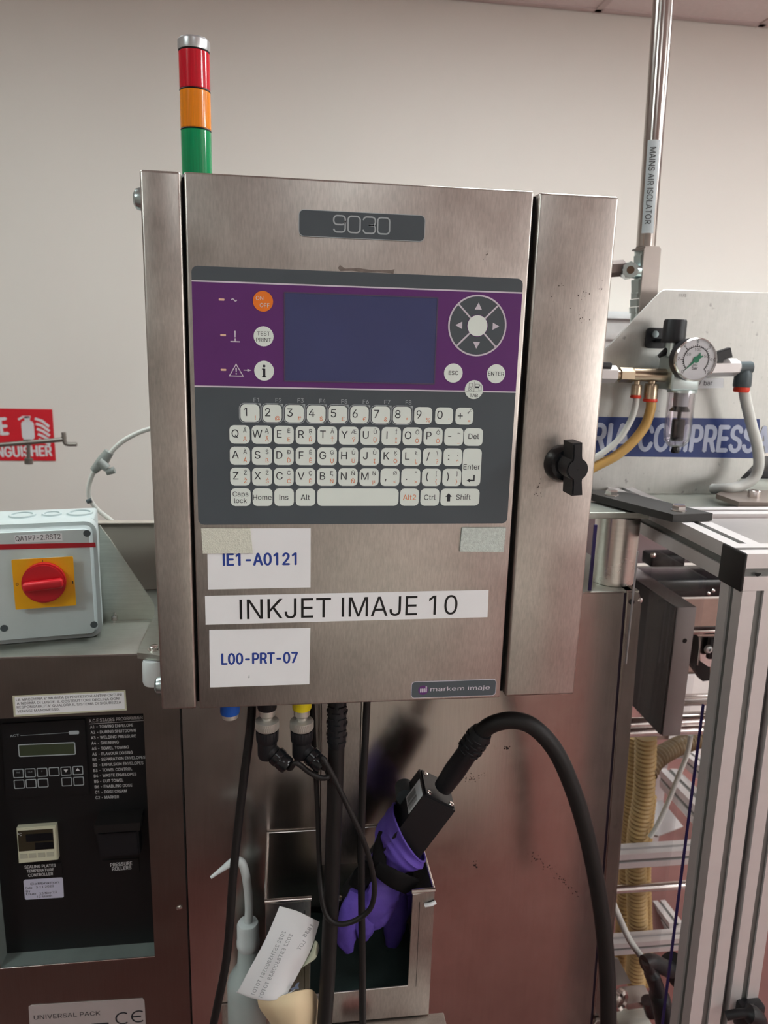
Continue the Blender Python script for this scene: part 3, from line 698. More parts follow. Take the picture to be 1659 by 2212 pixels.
b = t.mb('top_edge', [M_bright]); b.box((MX0, MY - .0027, MZ - .0025), (MX1, MY - .0018, MZ + .0003), .0004, 1)
p = t.part('black_back_panel', [M_dk_panel]); p.mb.box((rx0, RY, rz0), (rx1, RY + .003, rz1))
p = t.part('door_seam', [M_gap]); p.mb.box((MX1 - .0006, MY - .0004, .06), (MX1 + .0012, MY + .004, MZ - .01))
f = px2(MY)
q = lambda *ps: [f(*p_) for p_ in ps]
p = t.part('warning_sticker', [M_cream, M_paper], 'white sticker with four lines of small black capitals'); b = p.mb; b.M = front(MY)
b.slab(q((27, 1503), (271, 1491), (274, 1534), (30, 1548)), 0, .0005, 0); b.flat(q((32, 1505), (268, 1494), (270, 1531), (34, 1544)), .0006, 1)
d = p.sub('lettering', [M_ink]); d.M = front(MY)
for s_, a, e in (("LA MACCHINA E' MUNITA DI PROTEZIONI ANTINFORTUNI", (35, 1514), (263, 1502)), ("A NORMA DI LEGGE. IL COSTRUTTORE DECLINA OGNI", (37, 1522), (259, 1511)), ("RESPONSABILITA' QUALORA IL SISTEMA DI SICUREZZA", (37, 1530), (262, 1519)), ("VENISSE MANOMESSO.", (38, 1539), (129, 1534))):
    wr(d, s_, a, e, 5.2, MY, .0007, .01)
p = t.part('rating_plate', [M_alu], 'aluminium plate with dark lettering, bottom left'); b = p.mb; b.M = front(MY)
b.slab(q((62, 2174), (68, 2171), (308, 2156), (312, 2160), (322, 2330), (72, 2350)), 0, .001)
d = p.sub('lettering', [M_ink]); d.M = front(MY)
wr(d, 'UNIVERSAL PACK', (74, 2201), (217, 2191), 9, MY, .0013, -.002)
for cxp, cyp, kind in ((266, 2198, 'C'), (300, 2194, 'E')):
    c = f(cxp, cyp); d.stroke(circ(c[0], c[1], .0100, 20, 52, 308), .0024, .0013)
    if kind == 'E': d.stroke([(c[0] - .010, c[1]), (c[0] + .0035, c[1])], .0024, .0013)
b = p.sub('dark_strip', [M_ink]); b.M = front(MY); b.flat(q((198, 2210), (235, 2207), (236, 2216), (199, 2219)), .0013)
b = t.mb('weld_blob', [M_bright]); c = P(388, 1960, MY); b.lathe([(.004, 0), (.0032, .002), (0, .003)], c, (0, -1, 0), 12, fn=lambda th: 1 + .4 * math.sin(2 * th + 1))
# sunken programmer and instruments
PY = RY
f2 = px2(PY); q2 = lambda *ps: [f2(*p_) for p_ in ps]
p = t.part('stage_list', [M_dk_panel], 'black plate with a white list of machine stages'); b = p.mb; b.M = front(PY); b.slab(q2((188, 1548), (315, 1540), (324, 1722), (205, 1730)), 0, .001)
d = p.sub('lettering', [M_white_ink]); d.M = front(PY)
wr(d, 'A.C.E STAGES PROGRAMMER', (193, 1560), (309, 1552), 7, PY, .0013, .004); d.stroke(q2((193, 1563), (311, 1555.5)), .0006, .0013)
L14 = ['A1 - TOWING ENVELOPE', 'A2 - DURING SHUTDOWN', 'A3 - WELDING PRESSURE', 'A4 - SHEARING', 'A5 - TOWEL TOWING', 'A6 - FLAVOUR DOSING', 'B1 - SEPARATION ENVELOPES', 'B2 - EXPULSION ENVELOPES', 'B3 - TOWEL CONTROL', 'B4 - WASTE ENVELOPES', 'B5 - CUT TOWEL', 'B6 - ENABLING DOSE', 'C1 - DOSE CREAM', 'C2 - MARKER']
EN = [288, 294, 294, 257, 279, 287, 314, 310, 286, 295, 267, 286, 274, 257]
for k, s_ in enumerate(L14):
    y0 = 1572.5 + 11.75 * k; x0 = 195.5 + .9 * k
    wr(d, s_, (x0, y0), (EN[k], y0 - (EN[k] - x0) * .047), 6.2, PY, .0013, .006)
p = t.part('nameplate', [M_dk_panel], 'black plate reading PRESSURE ROLLERS'); b = p.mb; b.M = front(PY); b.slab(q2((222, 1858), (300, 1853), (302, 1882), (224, 1888)), 0, .001)
d = p.sub('lettering', [M_white_ink]); d.M = front(PY); wr(d, 'PRESSURE', (239, 1871), (286, 1867), 7.5, PY, .0013, .008); wr(d, 'ROLLERS', (243, 1880), (284, 1876), 7.5, PY, .0013, .008)
p = t.part('nameplate', [M_dk_panel], 'black plate reading SEALING PLATES TEMPERATURE CONTROLLER'); b = p.mb; b.M = front(PY); b.slab(q2((44, 1868), (132, 1862), (136, 1894), (48, 1898)), 0, .001)
d = p.sub('lettering', [M_white_ink]); d.M = front(PY)
wr(d, 'SEALING PLATES', (54, 1875), (121, 1871), 6.2, PY, .0013, .008); wr(d, 'TEMPERATURE', (59, 1884), (117, 1880), 6.2, PY, .0013, .008); wr(d, 'CONTROLLER', (62, 1893), (115, 1889), 6.2, PY, .0013, .008)
p = t.part('calibration_sticker', [mat('sticker_lilac', (196, 196, 216), .5, var=.02)], 'pale lilac rounded sticker with handwritten lines'); b = p.mb; b.M = front(PY); b.slab(q2((51, 1903), (54, 1900), (133, 1895), (136, 1897), (138, 1936), (136, 1938), (57, 1943), (54, 1941)), 0, .0006)
d = p.sub('lettering', [M_ink]); d.M = front(PY)
for s_, a, e in (('Calibration', (66, 1911), (128, 1907)), ('Date', (56, 1920), (70, 1919)), ('3 11 2022', (78, 1918), (117, 1915)), ('By', (57, 1927), (66, 1926)), ('Due', (57, 1933), (78, 1932)), ('23 Nov 23', (86, 1932), (123, 1928)), ('12 Month', (80, 1939), (113, 1936))): wr(d, s_, a, e, 4.6, PY, .0008, .01)
t.done()

# programmer with lcd and eleven framed keys
t = Thing('programmer_unit', 'black programmer with dim green display and white-edged keys in the sunken panel', 'control unit')
b = t.mb('faceplate', [M_dk_panel]); b.M = front(PY); b.slab(q2((5, 1562), (184, 1552), (193, 1712), (14, 1722)), 0, .003)
p = t.part('display', [M_grey_ink, M_lcd_green]); b = p.mb; b.M = front(PY)
O = q2((40, 1607), (163, 1598), (166, 1626), (43, 1634)); c0 = (sum(x for x, _ in O) / 4, sum(z for _, z in O) / 4)
w_, h_ = (O[1][0] - O[0][0]) / 2, abs(O[0][1] - O[3][1]) / 2
b.ring(rr(c0[0] - w_, c0[1] - h_, c0[0] + w_, c0[1] + h_, .002, 3), rr(c0[0] - w_ + .0013, c0[1] - h_ + .0013, c0[0] + w_ - .0013, c0[1] + h_ - .0013, .0012, 3), .003, .0038, 0); b.flat(rr(c0[0] - w_ + .0012, c0[1] - h_ + .0012, c0[0] + w_ - .0012, c0[1] + h_ - .0012, .0012, 3), .0033, 1)
for k in range(6):
    for r_ in range(2):
        if r_ == 1 and k == 3: continue
        px_ = 41.5 + 25.6 * k + 1.8 * r_; py_ = 1668 - 1.3 * k + 23 * r_
        c = f2(px_, py_); p = t.part('key', [M_grey_ink, M_dk_panel]); b = p.mb; b.M = front(PY)
        b.ring(rr(c[0] - .0070, c[1] - .0068, c[0] + .0070, c[1] + .0068, .0014, 2), rr(c[0] - .0060, c[1] - .0058, c[0] + .0060, c[1] + .0058, .001, 2), .003, .0036, 0); b.flat(rr(c[0] - .0061, c[1] - .0059, c[0] + .0061, c[1] + .0059, .001, 2), .0032, 1)
        if r_ == 0 and k in (4, 5):
            sg = -1 if k == 4 else 1; e = p.sub('arrow_mark', [M_white_ink]); e.M = front(PY); e.flat([(c[0] - .0030, c[1] + .0012 - sg * .0016), (c[0] + .0030, c[1] + .0012 - sg * .0016), (c[0], c[1] + .0012 + sg * .0030)], .0037)
        if r_ == 0 and k < 3: e = p.sub('key_legend', [M_grey_ink]); e.M = front(PY); e.txt(('INS', 'CLR', 'F')[k], (c[0], c[1] + .0006), None, .0022, .0037, align='C')
d = t.mb('lettering', [M_grey_ink]); d.M = front(PY); wr(d, 'ACT', (24, 1590), (43, 1588), 5, PY, .0033, .01); d.stroke(q2((46, 1586.5), (150, 1580)), .0005, .0033)
c = f2(161, 1580); d = t.mb('badge', [M_grey_ink]); d.M = front(PY); d.slab(rr(c[0] - .0068, c[1] - .0026, c[0] + .0068, c[1] + .0026, .0016, 3), .003, .0035)
t.done()

# temperature controller
t = Thing('temperature_controller', 'small cream square temperature controller with dark display and four buttons', 'controller')
O = q2((35, 1790), (120, 1784), (125, 1858), (40, 1866)); n0 = .009
p = t.part('bezel', [M_cream]); f3 = px2(PY - n0); b = p.mb; b.M = front(PY); b.slab([f3(*p_) for p_ in ((35, 1790), (120, 1784), (125, 1858), (40, 1866))], 0, n0, bev=.0012, seg=2)
f3 = px2(PY - n0); q3 = lambda *ps: [f3(*p_) for p_ in ps]
b = t.mb('display', [mat('display_brown', (58, 52, 40), .2, var=.05)]); b.M = front(PY); b.slab(q3((38, 1795), (114, 1790), (117, 1833), (41, 1839)), n0, n0 + .0006)
for a in (((56, 1802), (114, 1798), (115, 1814), (57, 1818)), ((76, 1820), (115, 1818), (116, 1832), (77, 1835))): b = t.mb('digit_window', [M_blk_gl]); b.M = front(PY); b.slab(q3(*a), n0 + .0006, n0 + .001)
for k in range(4):
    x_ = 43.5 + 19.2 * k; y_ = 1845 - 1.4 * k; b = t.mb('button', [mat('button_cream', (176, 176, 158), .5, var=.02)]); b.M = front(PY); b.slab(q3((x_, y_), (x_ + 15, y_ - 1), (x_ + 15.6, y_ + 8), (x_ + .6, y_ + 9)), n0, n0 + .0008)
d = t.mb('lettering', [M_white_ink]); d.M = front(PY); wr(d, '°C', (40, 1805), (48, 1804), 6, PY - n0, n0 + .0012)
t.done()

# hooded black regulator block over PRESSURE ROLLERS
t = Thing('pressure_block', 'black hooded pressure adjuster above the pressure rollers plate', 'regulator')
b = t.mb('housing', [M_blk]); b.M = front(PY); fb = px2(PY - .022); b.slab([fb(*p_) for p_ in ((208, 1800), (298, 1794), (302, 1848), (214, 1854))], 0, .022, bev=.002)
b = t.mb('hood', [M_blk_rub]); b.M = front(PY); fb = px2(PY - .032); b.slab([fb(*p_) for p_ in ((203, 1784), (302, 1777), (303, 1794), (203, 1800))], 0, .032, bev=.003)
t.done()

# ------------------------------------------------------------------ isolator switch box on the machine top
t = Thing('switch_box', 'grey plastic isolator switch box with red stripe, on the left machine', 'switch box')
SA = R(9.8); SC = Vector((-.1199, .2648, MZ + .001)); su = Vector((math.cos(SA), math.sin(SA), 0)); sn = Vector((math.sin(SA), -math.cos(SA), 0))
SM = basis(SC, su, sn)          # u runs right along the box, v up, n towards the viewer; origin at the lower right front corner of the body
def sp(px, py, n=0.0):
    d = ray(px, py); o = SC + sn * n; T = (o - CAM).dot(sn) / d.dot(sn); w2 = CAM + d * T - SC
    return (w2.dot(su), w2.z)
BW, BH, BD = .215, .1665, .092
b = t.mb('back_box', [M_box_pl]); b.M = SM; b.box((-BW + .003, .002, -BD), (-.003, BH - .002, -.022), .004, 3)
p = t.part('lid', [M_box_pl]); b = p.mb; b.M = SM; b.slab(rr(-BW, 0, 0, BH, .015, 5), -.022, .012, bev=.009, seg=3)
LN = .012
for px_, py_ in ((188, 1152), (203, 1349), (9, 1357)):
    c = sp(px_, py_, LN); b = t.mb('lid_screw', [M_dk_grey]); b.M = SM; b.slab(circ(c[0], c[1], .0042, 16), LN - .0002, LN + .0006); b.ring(circ(c[0], c[1], .0048, 16), circ(c[0], c[1], .0040, 16), LN, LN + .0010)
p = t.part('label', [M_paper], 'white label with dark outlined lettering'); b = p.mb; b.M = SM; qs = lambda *ps: [sp(*p_, LN) for p_ in ps]
b.slab(qs((31, 1157), (134, 1152), (135, 1168), (33, 1173)), LN, LN + .0005)
d = p.sub('lettering', [M_ink]); d.M = SM; a_, e_ = sp(34, 1169, LN), sp(131, 1163.5, LN); d.txt('QA1P7-2.RST2', a_, e_, .0068, LN + .0007, .002)
b = t.mb('red_stripe', [M_stripe]); b.M = SM; b.slab(qs((-10, 1176), (206, 1172), (207, 1182), (-10, 1187.5)), LN, LN + .0005)
sw = qs((36, 1207), (150, 1203), (156, 1303), (42, 1310)); sc_ = (sum(x for x, _ in sw) / 4, sum(z for _, z in sw) / 4)
hw, hh = (sw[1][0] - sw[0][0]) / 2, (sw[0][1] - sw[3][1]) / 2
b = t.mb('switch_frame', [M_box_pl]); b.M = SM; b.slab(rr(sc_[0] - hw, sc_[1] - hh, sc_[0] + hw, sc_[1] + hh, .006, 3), LN, LN + .009, bev=.003)
N2 = LN + .009
c = sp(96, 1259, N2); p = t.part('yellow_plate', [M_yellow, M_ink]); b = p.mb; b.M = SM; b.slab(rr(c[0] - .0375, c[1] - .0345, c[0] + .0375, c[1] + .0345, .0015, 2), N2, N2 + .0008, 0)
b.txt('I', (c[0], c[1] + .0285), None, .0036, N2 + .0011, .02, 1, align='C'); b.txt('O', (c[0] - .0330, c[1] - .001), None, .0036, N2 + .0011, .02, 1, align='C'); b.flat([(c[0] + .0345, c[1] - .0035), (c[0] + .0358, c[1] - .0035), (c[0] + .0358, c[1] + .0005), (c[0] + .0345, c[1] + .0005)], N2 + .0011, 1)
c = sp(95, 1259, N2 + .006); p = t.part('switch_knob', [M_red]); b = p.mb; b.M = SM; b.slab(circ(c[0], c[1], .0272, 40), N2 + .0008, N2 + .010, bev=.0022, seg=2)
g_ = p.sub('grip', [M_red]); g_.M = SM @ Matrix.Translation((c[0], c[1], 0)) @ Matrix.Rotation(R(4), 4, 'Z'); g_.box((-.0245, -.0060, N2 + .009), (.0245, .0060, N2 + .021), .0035, 3)
for u_, r_ in ((-.099, .0175), (-.061, .0130), (-.024, .0175)):
    b = t.mb('cable_knockout', [M_box_pl]); b.M = SM @ Matrix(((1, 0, 0, u_), (0, 0, 1, BH - .0025), (0, -1, 0, -.055), (0, 0, 0, 1)))
    b.ring(circ(0, 0, r_, 32), circ(0, 0, r_ * .80, 32), 0, .0030); b.slab(circ(0, 0, r_ * .62, 28), 0, .0018)
t.done()

# gusset plate, bolt, back sheet, corner bracket
t = Thing('gusset_plate', 'grey sloping steel gusset plate standing right of the switch box', 'bracket')
b = t.mb('plate', [M_steel_top]); b.M = front(.32); g3 = px2(.32); b.slab([g3(215, 1135), g3(236, 1163), g3(333, 1306), g3(334, 1339), g3(215, 1346)], 0, -.003)
b = t.mb('foot_flange', [M_steel_top]); a_ = P(215, 1346, .32); b.box((a_.x, .314, MZ), (-.0575, .323, MZ + .0015))
b = t.mb('bolt', [M_bright]); c = PZ(249, 1338, MZ + .002); b.lathe([(.0085, 0), (.0085, .0015)], (c.x, c.y, MZ), (0, 0, 1), 18); b.hexbolt((c.x, c.y, MZ + .0015), .0062, .0075); b.cyl((c.x, c.y, MZ + .008), (c.x, c.y, MZ + .014), .003, k=10)
t.done()
t = Thing('back_sheet', 'greyish beige steel sheet behind the gusset plate', 'panel'); SYY = .46
z_ = P(285, 1126, SYY).z; b = t.mb('sheet', [mat('sheet_beige_grey', (186, 178, 166), .5, .0, var=.06, vscale=6)]); b.box((-.34, SYY, MZ), (.10, SYY + .004, z_), .001, 1)
b = t.mb('folded_edge', [mat('sheet_beige_grey', (176, 168, 158))]); b.box((-.34, SYY - .012, z_ - .002), (.10, SYY + .004, z_ + .001), .001, 1)
t.done()
t = Thing('mounting_bracket', 'steel corner bracket with bolt holding a pale foot, at the printer left edge', 'bracket')
BZ = MZ + .0085
b = t.mb('plate', [M_steel_top]); O = [PZ(*p_, BZ) for p_ in ((296, 1410), (338, 1318), (372, 1316), (378, 1412), (345, 1416))]
b.M = level(0); b.slab([(p_.x, p_.y) for p_ in O], MZ + .0005, BZ, bev=.001)
c = PZ(330, 1410, BZ); b = t.mb('bolt', [M_bright]); b.lathe([(.0085, 0), (.0085, .0016), (.0062, .0017), (.0062, .0052), (.0045, .0062)], (c.x, c.y + .010, BZ), (0, 0, 1), 20)
c = P(329, 1432, .182); b = t.mb('foot', [M_white_pl]); b.lathe([(.0125, 0), (.0145, -.004), (.0150, -.030), (.0135, -.034), (0, -.034)], (c.x + .002, .180, MZ - .0005), (0, 0, 1), 24)
t.done()
# fire point sign on the wall with a crank rod hanging in front of it
t = Thing('fire_sign', 'red wall sign with white extinguisher symbol, far left on the wall', 'sign')
WY = Y1; fw = px2(WY); qw = lambda *ps: [fw(*p_) for p_ in ps]
x1, z1 = fw(113, 884); x2, z2 = fw(122, 995)
b = t.mb('board', [M_sign]); b.M = front(WY - .001); b.slab([(x1 - .40, z2 - .0), (x1, z2), (x1, z1), (x1 - .40, z1)], 0, .003)
d = t.mb('lettering', [M_white_ink]); d.M = front(WY - .001); N3 = .0035
wr(d, 'FIRE', (-46, 942), (19, 938), 36, WY, N3, .03); wr(d, 'EXTINGUISHER', (-57, 988), (113, 984), 22, WY, N3, .03)
d = t.mb('extinguisher_symbol', [M_white_ink]); d.M = front(WY - .001); c = fw(61, 925)
d.slab(rr(c[0] - .021, c[1] - .040, c[0] + .021, c[1] + .026, .012, 4), .003, N3); d.slab(rr(c[0] - .009, c[1] + .024, c[0] + .009, c[1] + .042, .003, 2), .003, N3); d.stroke([(c[0] + .012, c[1] + .040), (c[0] - .014, c[1] + .040), (c[0] - .030, c[1] + .030)], .007, N3)
d = t.mb('flame_symbol', [M_white_ink]); d.M = front(WY - .001); c = fw(97, 925)
for k in range(5): d.stroke([(c[0] - .030 + .002 * k, c[1] + .034 - .018 * k), (c[0] - .006, c[1] + .026 - .018 * k), (c[0] + .016, c[1] + .006 - .016 * k)], .009, N3)
t.done()
t = Thing('crank_rod', 'thin grey horizontal rod with a bent crank end, before the red sign', 'rod'); CY = 1.35
b = t.mb('rod', [mat('rod_grey', (116, 110, 104), .4, .7, var=.05)]); b.tube([P(-140, 966, CY), P(0, 961, CY), P(120, 951, CY), P(139, 949, CY)], .0060, 10)
b = t.mb('crank_handle', [mat('rod_grey', (116, 110, 104))]); b.tube(spline([P(136, 942, CY), P(139, 950, CY), P(143, 959, CY), P(166, 960, CY)], 4), .0055, 10); b.cyl(P(137, 934, CY), P(139, 948, CY), .006, k=10)
b = t.mb('hanger', [mat('rod_grey', (116, 110, 104))]); b.cyl(P(61, 950, CY), P(62, 999, CY), .0050, k=10); b.box(P(50, 949, CY) - Vector((0, .004, 0)), P(68, 962, CY) + Vector((0, .004, 0)), .002); b.cyl(P(62, 990, CY), P(62, 1002, CY), .011, k=12)
t.done()
t = Thing('white_cable', 'white cable with small grey inline fitting curving behind the printer', 'cable'); WYC = .468
b = t.mb('cable', [M_clear_tube]); b.tube(spline([P(400, 925, WYC), P(330, 925, WYC), P(270, 950, WYC), P(232, 985, WYC), P(206, 1014, WYC), P(193, 1045, WYC), P(193, 1075, WYC), P(212, 1102, WYC), P(245, 1128, WYC), P(262, 1150, WYC)], 6), .0038, 10)
b = t.mb('inline_fitting', [mat('fitting_grey', (150, 156, 152), .5, var=.05)]); b.tube([P(236, 976, WYC), P(222, 996, WYC), P(202, 1017, WYC)], [.0075, .0095, .0065], 12); b.cyl(P(214, 996, WYC - .008), P(232, 1012, WYC - .008), .0068, k=12); b.cyl(P(230, 1020, WYC - .008), P(248, 1015, WYC - .008), .0055, k=12)
b = t.mb('cable_tie', [M_dk_grey]); b.cyl(P(188, 1084, WYC - .003), P(198, 1080, WYC - .003), .0038, k=10)
t.done()

# ================================================================== centre machine cabinet behind the printer
CZ = 1.1075
t = Thing('machine_cabinet', 'wide mirror-like steel machine cabinet door behind the hanging print head', 'cabinet')
dx1 = P(1345, 1320, MY).x; cx1 = P(1386, 1300, MY).x
SL = (P(1331, 1960, MY).x - cx1) / (P(1331, 1960, MY).z - CZ)          # the column leans very slightly
lx = lambda x, z: x + SL * (z - CZ)
b = t.mb('door', [M_steel_dk]); b.M = front(MY); b.slab([(MX1 + .002, .06), (lx(dx1, .06), .06), (dx1, CZ - .001), (MX1 + .002, CZ - .001)], -.018, 0, bev=.0015)
b = t.mb('side_column', [M_steel_dk]); b.M = front(MY); b.slab([(lx(dx1, .03) + .004, .03), (lx(cx1, .03), .03), (lx(cx1, CZ - .014), CZ - .014), (cx1 - .004, CZ - .004), (cx1 - .013, CZ), (dx1 + .004, CZ)], -.05, 0, bev=.0018)
b = t.mb('door_gap', [mat('seal_purple_black', (52, 42, 62), .5)]); b.M = front(MY + .004); b.slab([(lx(dx1, .06) - .001, .06), (lx(dx1, .06) + .005, .06), (dx1 + .005, CZ - .004), (dx1 - .001, CZ - .004)], -.03, 0)
b = t.mb('cabinet_shell', [M_steel_top]); b.box((MX1 + .002, MY + .019, .03), (cx1 - .004, .40, CZ - .004))
b = t.mb('top_sheet', [M_steel_top]); b.box((MX1 + .002, MY + .004, CZ - .004), (cx1 - .003, .40, CZ), .001, 1)
for px_, py_ in ((1366, 1300), (1384, 1296)):
    c = P(px_ - 2, py_, MY); b = t.mb('corner_screw', [M_bright if px_ > 1370 else M_blk_gl]); b.lathe([(.0042, 0), (.0038, .0018), (0, .0026)], c, (0, -1, 0), 14)
b = t.mb('scuff', [mat('scuff_black', (40, 32, 32), .8)]); b.M = front(MY - .0004); h = px2(MY)
random.seed(3)
for k in range(46):
    s_ = k / 46; c = h(1140 + 112 * s_ + random.gauss(0, 3), 1838 + 96 * s_ + random.gauss(0, 5)); b.flat(circ(c[0], c[1], random.uniform(.0003, .0010), 6), 0)
for k in range(24): c = h(1018 + random.gauss(0, 13), 1680 + random.gauss(0, 5)); b.flat(circ(c[0], c[1], random.uniform(.0003, .0009), 6), 0)
for px_, py_ in ((1096, 1612), (1027, 1867)):
    for k in range(6): c = h(px_ + random.gauss(0, 3), py_ + random.gauss(0, 4)); b.flat(circ(c[0], c[1], random.uniform(.0006, .0016), 7), 0)
t.parts[-1].kind = 'stuff'
t.done()

# ---------------------------------------------------------------- steel pocket for the print head
t = Thing('print_head_pocket', 'open-topped bent steel pocket with a square front cut-out, on the cabinet door', 'holder')
PF = .060; px0, px1, pz0, pz1 = .1085, .3285, .5515, .7480
S1 = .0018
b = t.mb('back_plate', [M_steel_dk]); b.box((px0, MY - .003, pz0), (px1, MY - .001, pz1 + .0012), .0008, 1)
b = t.mb('side_wall', [M_steel]); b.box((px0, PF, pz0), (px0 + S1, MY - .003, pz1)); 
b = t.mb('side_wall', [M_steel]); b.box((px1 - S1, PF, pz0), (px1, MY - .003, pz1))
b = t.mb('floor_plate', [M_steel]); b.box((px0, PF, pz0), (px1, MY - .003, pz0 + S1))
b = t.mb('front_plate', [M_steel]); b.M = front(PF)
b.slab([(px0, pz0), (px1, pz0), (px1, pz1), (.2990, pz1 - .003), (.2978, .6020), (.1662, .6000), (.1662, pz1), (px0, pz1)], 0, S1, bev=.0006, seg=1)
for a_ in ((px0, .1668), (.2985, px1)):
    b = t.mb('rolled_lip', [M_bright]); b.cyl((a_[0] - .0005, PF + .0005, pz1), (a_[1] + .0005, PF + .0005, pz1), .0032, k=14)
for x_ in (px0 + .0008, px1 - .0008):
    b = t.mb('rolled_lip', [M_bright]); b.cyl((x_, PF, pz1), (x_, MY - .003, pz1), .0024, k=12)
b = t.mb('rolled_lip', [M_bright]); b.cyl((px0, MY - .003, pz1 + .001), (px1, MY - .003, pz1 + .001), .0012, k=10)
for u_ in (.1585, .3085):
    b = t.mb('seam', [M_gap]); b.M = front(PF - S1); b.flat([(u_, .600), (u_ + .0007, .600), (u_ + .0007, .733), (u_, .733)], .0002)
for px_, py_ in ((737, 1841), (733, 1944)):
    c = P(px_, py_, MY - .003); b = t.mb('screw', [M_bright]); b.lathe([(.0060, 0), (.0055, .003), (.003, .005), (0, .0052)], c, (0, -1, 0), 16)
xa, xb = P(690, 1700, MY - .012).x, P(778, 1700, MY - .012).x
b = t.mb('hanger_strip', [M_steel]); b.box((xa, MY - .0145, pz1 - .05), (xb, MY - .012, 1.046), .0008, 1); b.box((xb - .0022, MY - .0145, pz1 - .05), (xb, MY - .004, 1.046)); b.box((xa, MY - .0145, pz1 - .05), (xa + .0022, MY - .004, 1.046))
c = P(931, 1952, PF - .003); b = t.mb('tape_scrap', [M_paper], 'white scrap of tape'); b.tube(spline([c + Vector((-.008, 0, -.002)), c + Vector((0, -.002, .001)), c + Vector((.006, -.001, .003))], 4), .0026, 8)
t.done()
t = Thing('drip_tray', 'flat steel ledge under the print head pocket', 'tray')
TZ = pz0 - .0015; xt = P(967, 2188, .04).x
b = t.mb('tray', [M_steel]); b.box((.112, -.03, TZ - .012), (xt, .0615, TZ), .0014, 2)
b = t.mb('support_arm', [M_steel]); b.box((.116, .06, TZ - .011), (.322, MY - .001, TZ - .001), .001, 1)
t.done()
t = Thing('wiping_cloth', 'dark green crumpled cloth at the bottom of the print head pocket', 'cloth')
b = t.body([M_cloth]); vs = []; fs = []; NX, NY_ = 16, 10
for j in range(NY_ + 1):
    for i in range(NX + 1):
        x_ = px0 + .008 + (px1 - px0 - .016) * i / NX; y_ = PF + .006 + (MY - .009 - PF - .006) * j / NY_
        z_ = pz0 + S1 + .002 + .050 * (j / NY_) * (.55 + .45 * math.sin(3.0 * i / NX + .6)) + .016 * (noise.noise(Vector((x_ * 38, y_ * 38, 2))) + 1) * .5
        vs.append((x_, y_, z_))
k0 = len(vs); vs += [(v[0], v[1], pz0 + S1 + .0003) for v in vs]
for j in range(NY_):
    for i in range(NX):
        a_ = j * (NX + 1) + i; fs.append([a_, a_ + 1, a_ + NX + 2, a_ + NX + 1]); fs.append([k0 + a_ + NX + 1, k0 + a_ + NX + 2, k0 + a_ + 1, k0 + a_])
b.add(vs, fs); t.done()
t = Thing('red_clip', 'small red plastic piece lying on the ledge at the bottom edge', 'clip')
c = P(776, 2206, .035); b = t.body([M_red]); z_ = TZ
b.box((c.x - .019, c.y - .006, z_), (c.x + .008, c.y + .006, z_ + .009), .002); b.cyl((c.x + .008, c.y, z_ + .0055), (c.x + .020, c.y, z_ + .0055), .0052, k=12)
t.done()

# ---------------------------------------------------------------- cables under the printer
t = Thing('umbilical_cable', 'thick black umbilical cable hanging straight down from the printer middle', 'cable')
UYC = .034
b = t.mb('cable', [M_blk_rub]); b.tube(spline([P(727, 1600, UYC), P(724, 1700, UYC), P(719, 1850, .030), P(713, 2000, .026), P(707, 2120, .022), P(699, 2240, .018)], 6), .0098, 20)
b = t.mb('strain_relief', [M_blk]); a_ = P(728, 1560, UYC); zb = P(727, 1612, UYC).z
b.lathe([(.0108, ZB + .004), (.0112, zb + .012), (.0112, zb + .006), (.0100, zb)], (a_.x, UYC, 0), (0, 0, -1) if False else (0, 0, 1), 24)
for k in range(7):
    for a0 in ((200, 250), (275, 330), (20, 80), (110, 160)):
        z_ = zb + .009 + .0075 * k; o = (k % 2) * 34
        b.tube([(a_.x + .0114 * math.cos(R(a0[0] + o + (a0[1] - a0[0]) * j / 5)), UYC + .0114 * math.sin(R(a0[0] + o + (a0[1] - a0[0]) * j / 5)), z_) for j in range(6)], .0014, 6)
t.done()
def plain_cable(name, label, pts, r, group=None, m=M_blk_rub, k=6):
    t = Thing(name, label, 'cable', group); t.body([m]).tube(spline(pts, k), r, 12); t.done()
plain_cable('black_cable', 'black cable hanging left of the sockets, bending past the wash bottle', [P(545, 1515, .05), P(540, 1580, .05), P(527, 1680, .05), P(514, 1790, .05), P(503, 1900, .045), P(497, 1990, .042), P(488, 2080, .04), P(468, 2180, .04), P(455, 2240, .04)], .0052)
plain_cable('black_cable', 'thin black cable hanging straight down just right of the umbilical', [P(793, 1510, .036), P(789, 1600, .036), P(784, 1700, .034), P(781, 1800, .030), P(781, 1950, .024), P(783, 2080, .022), P(783, 2150, .020), P(784, 2240, .018)], .0044)
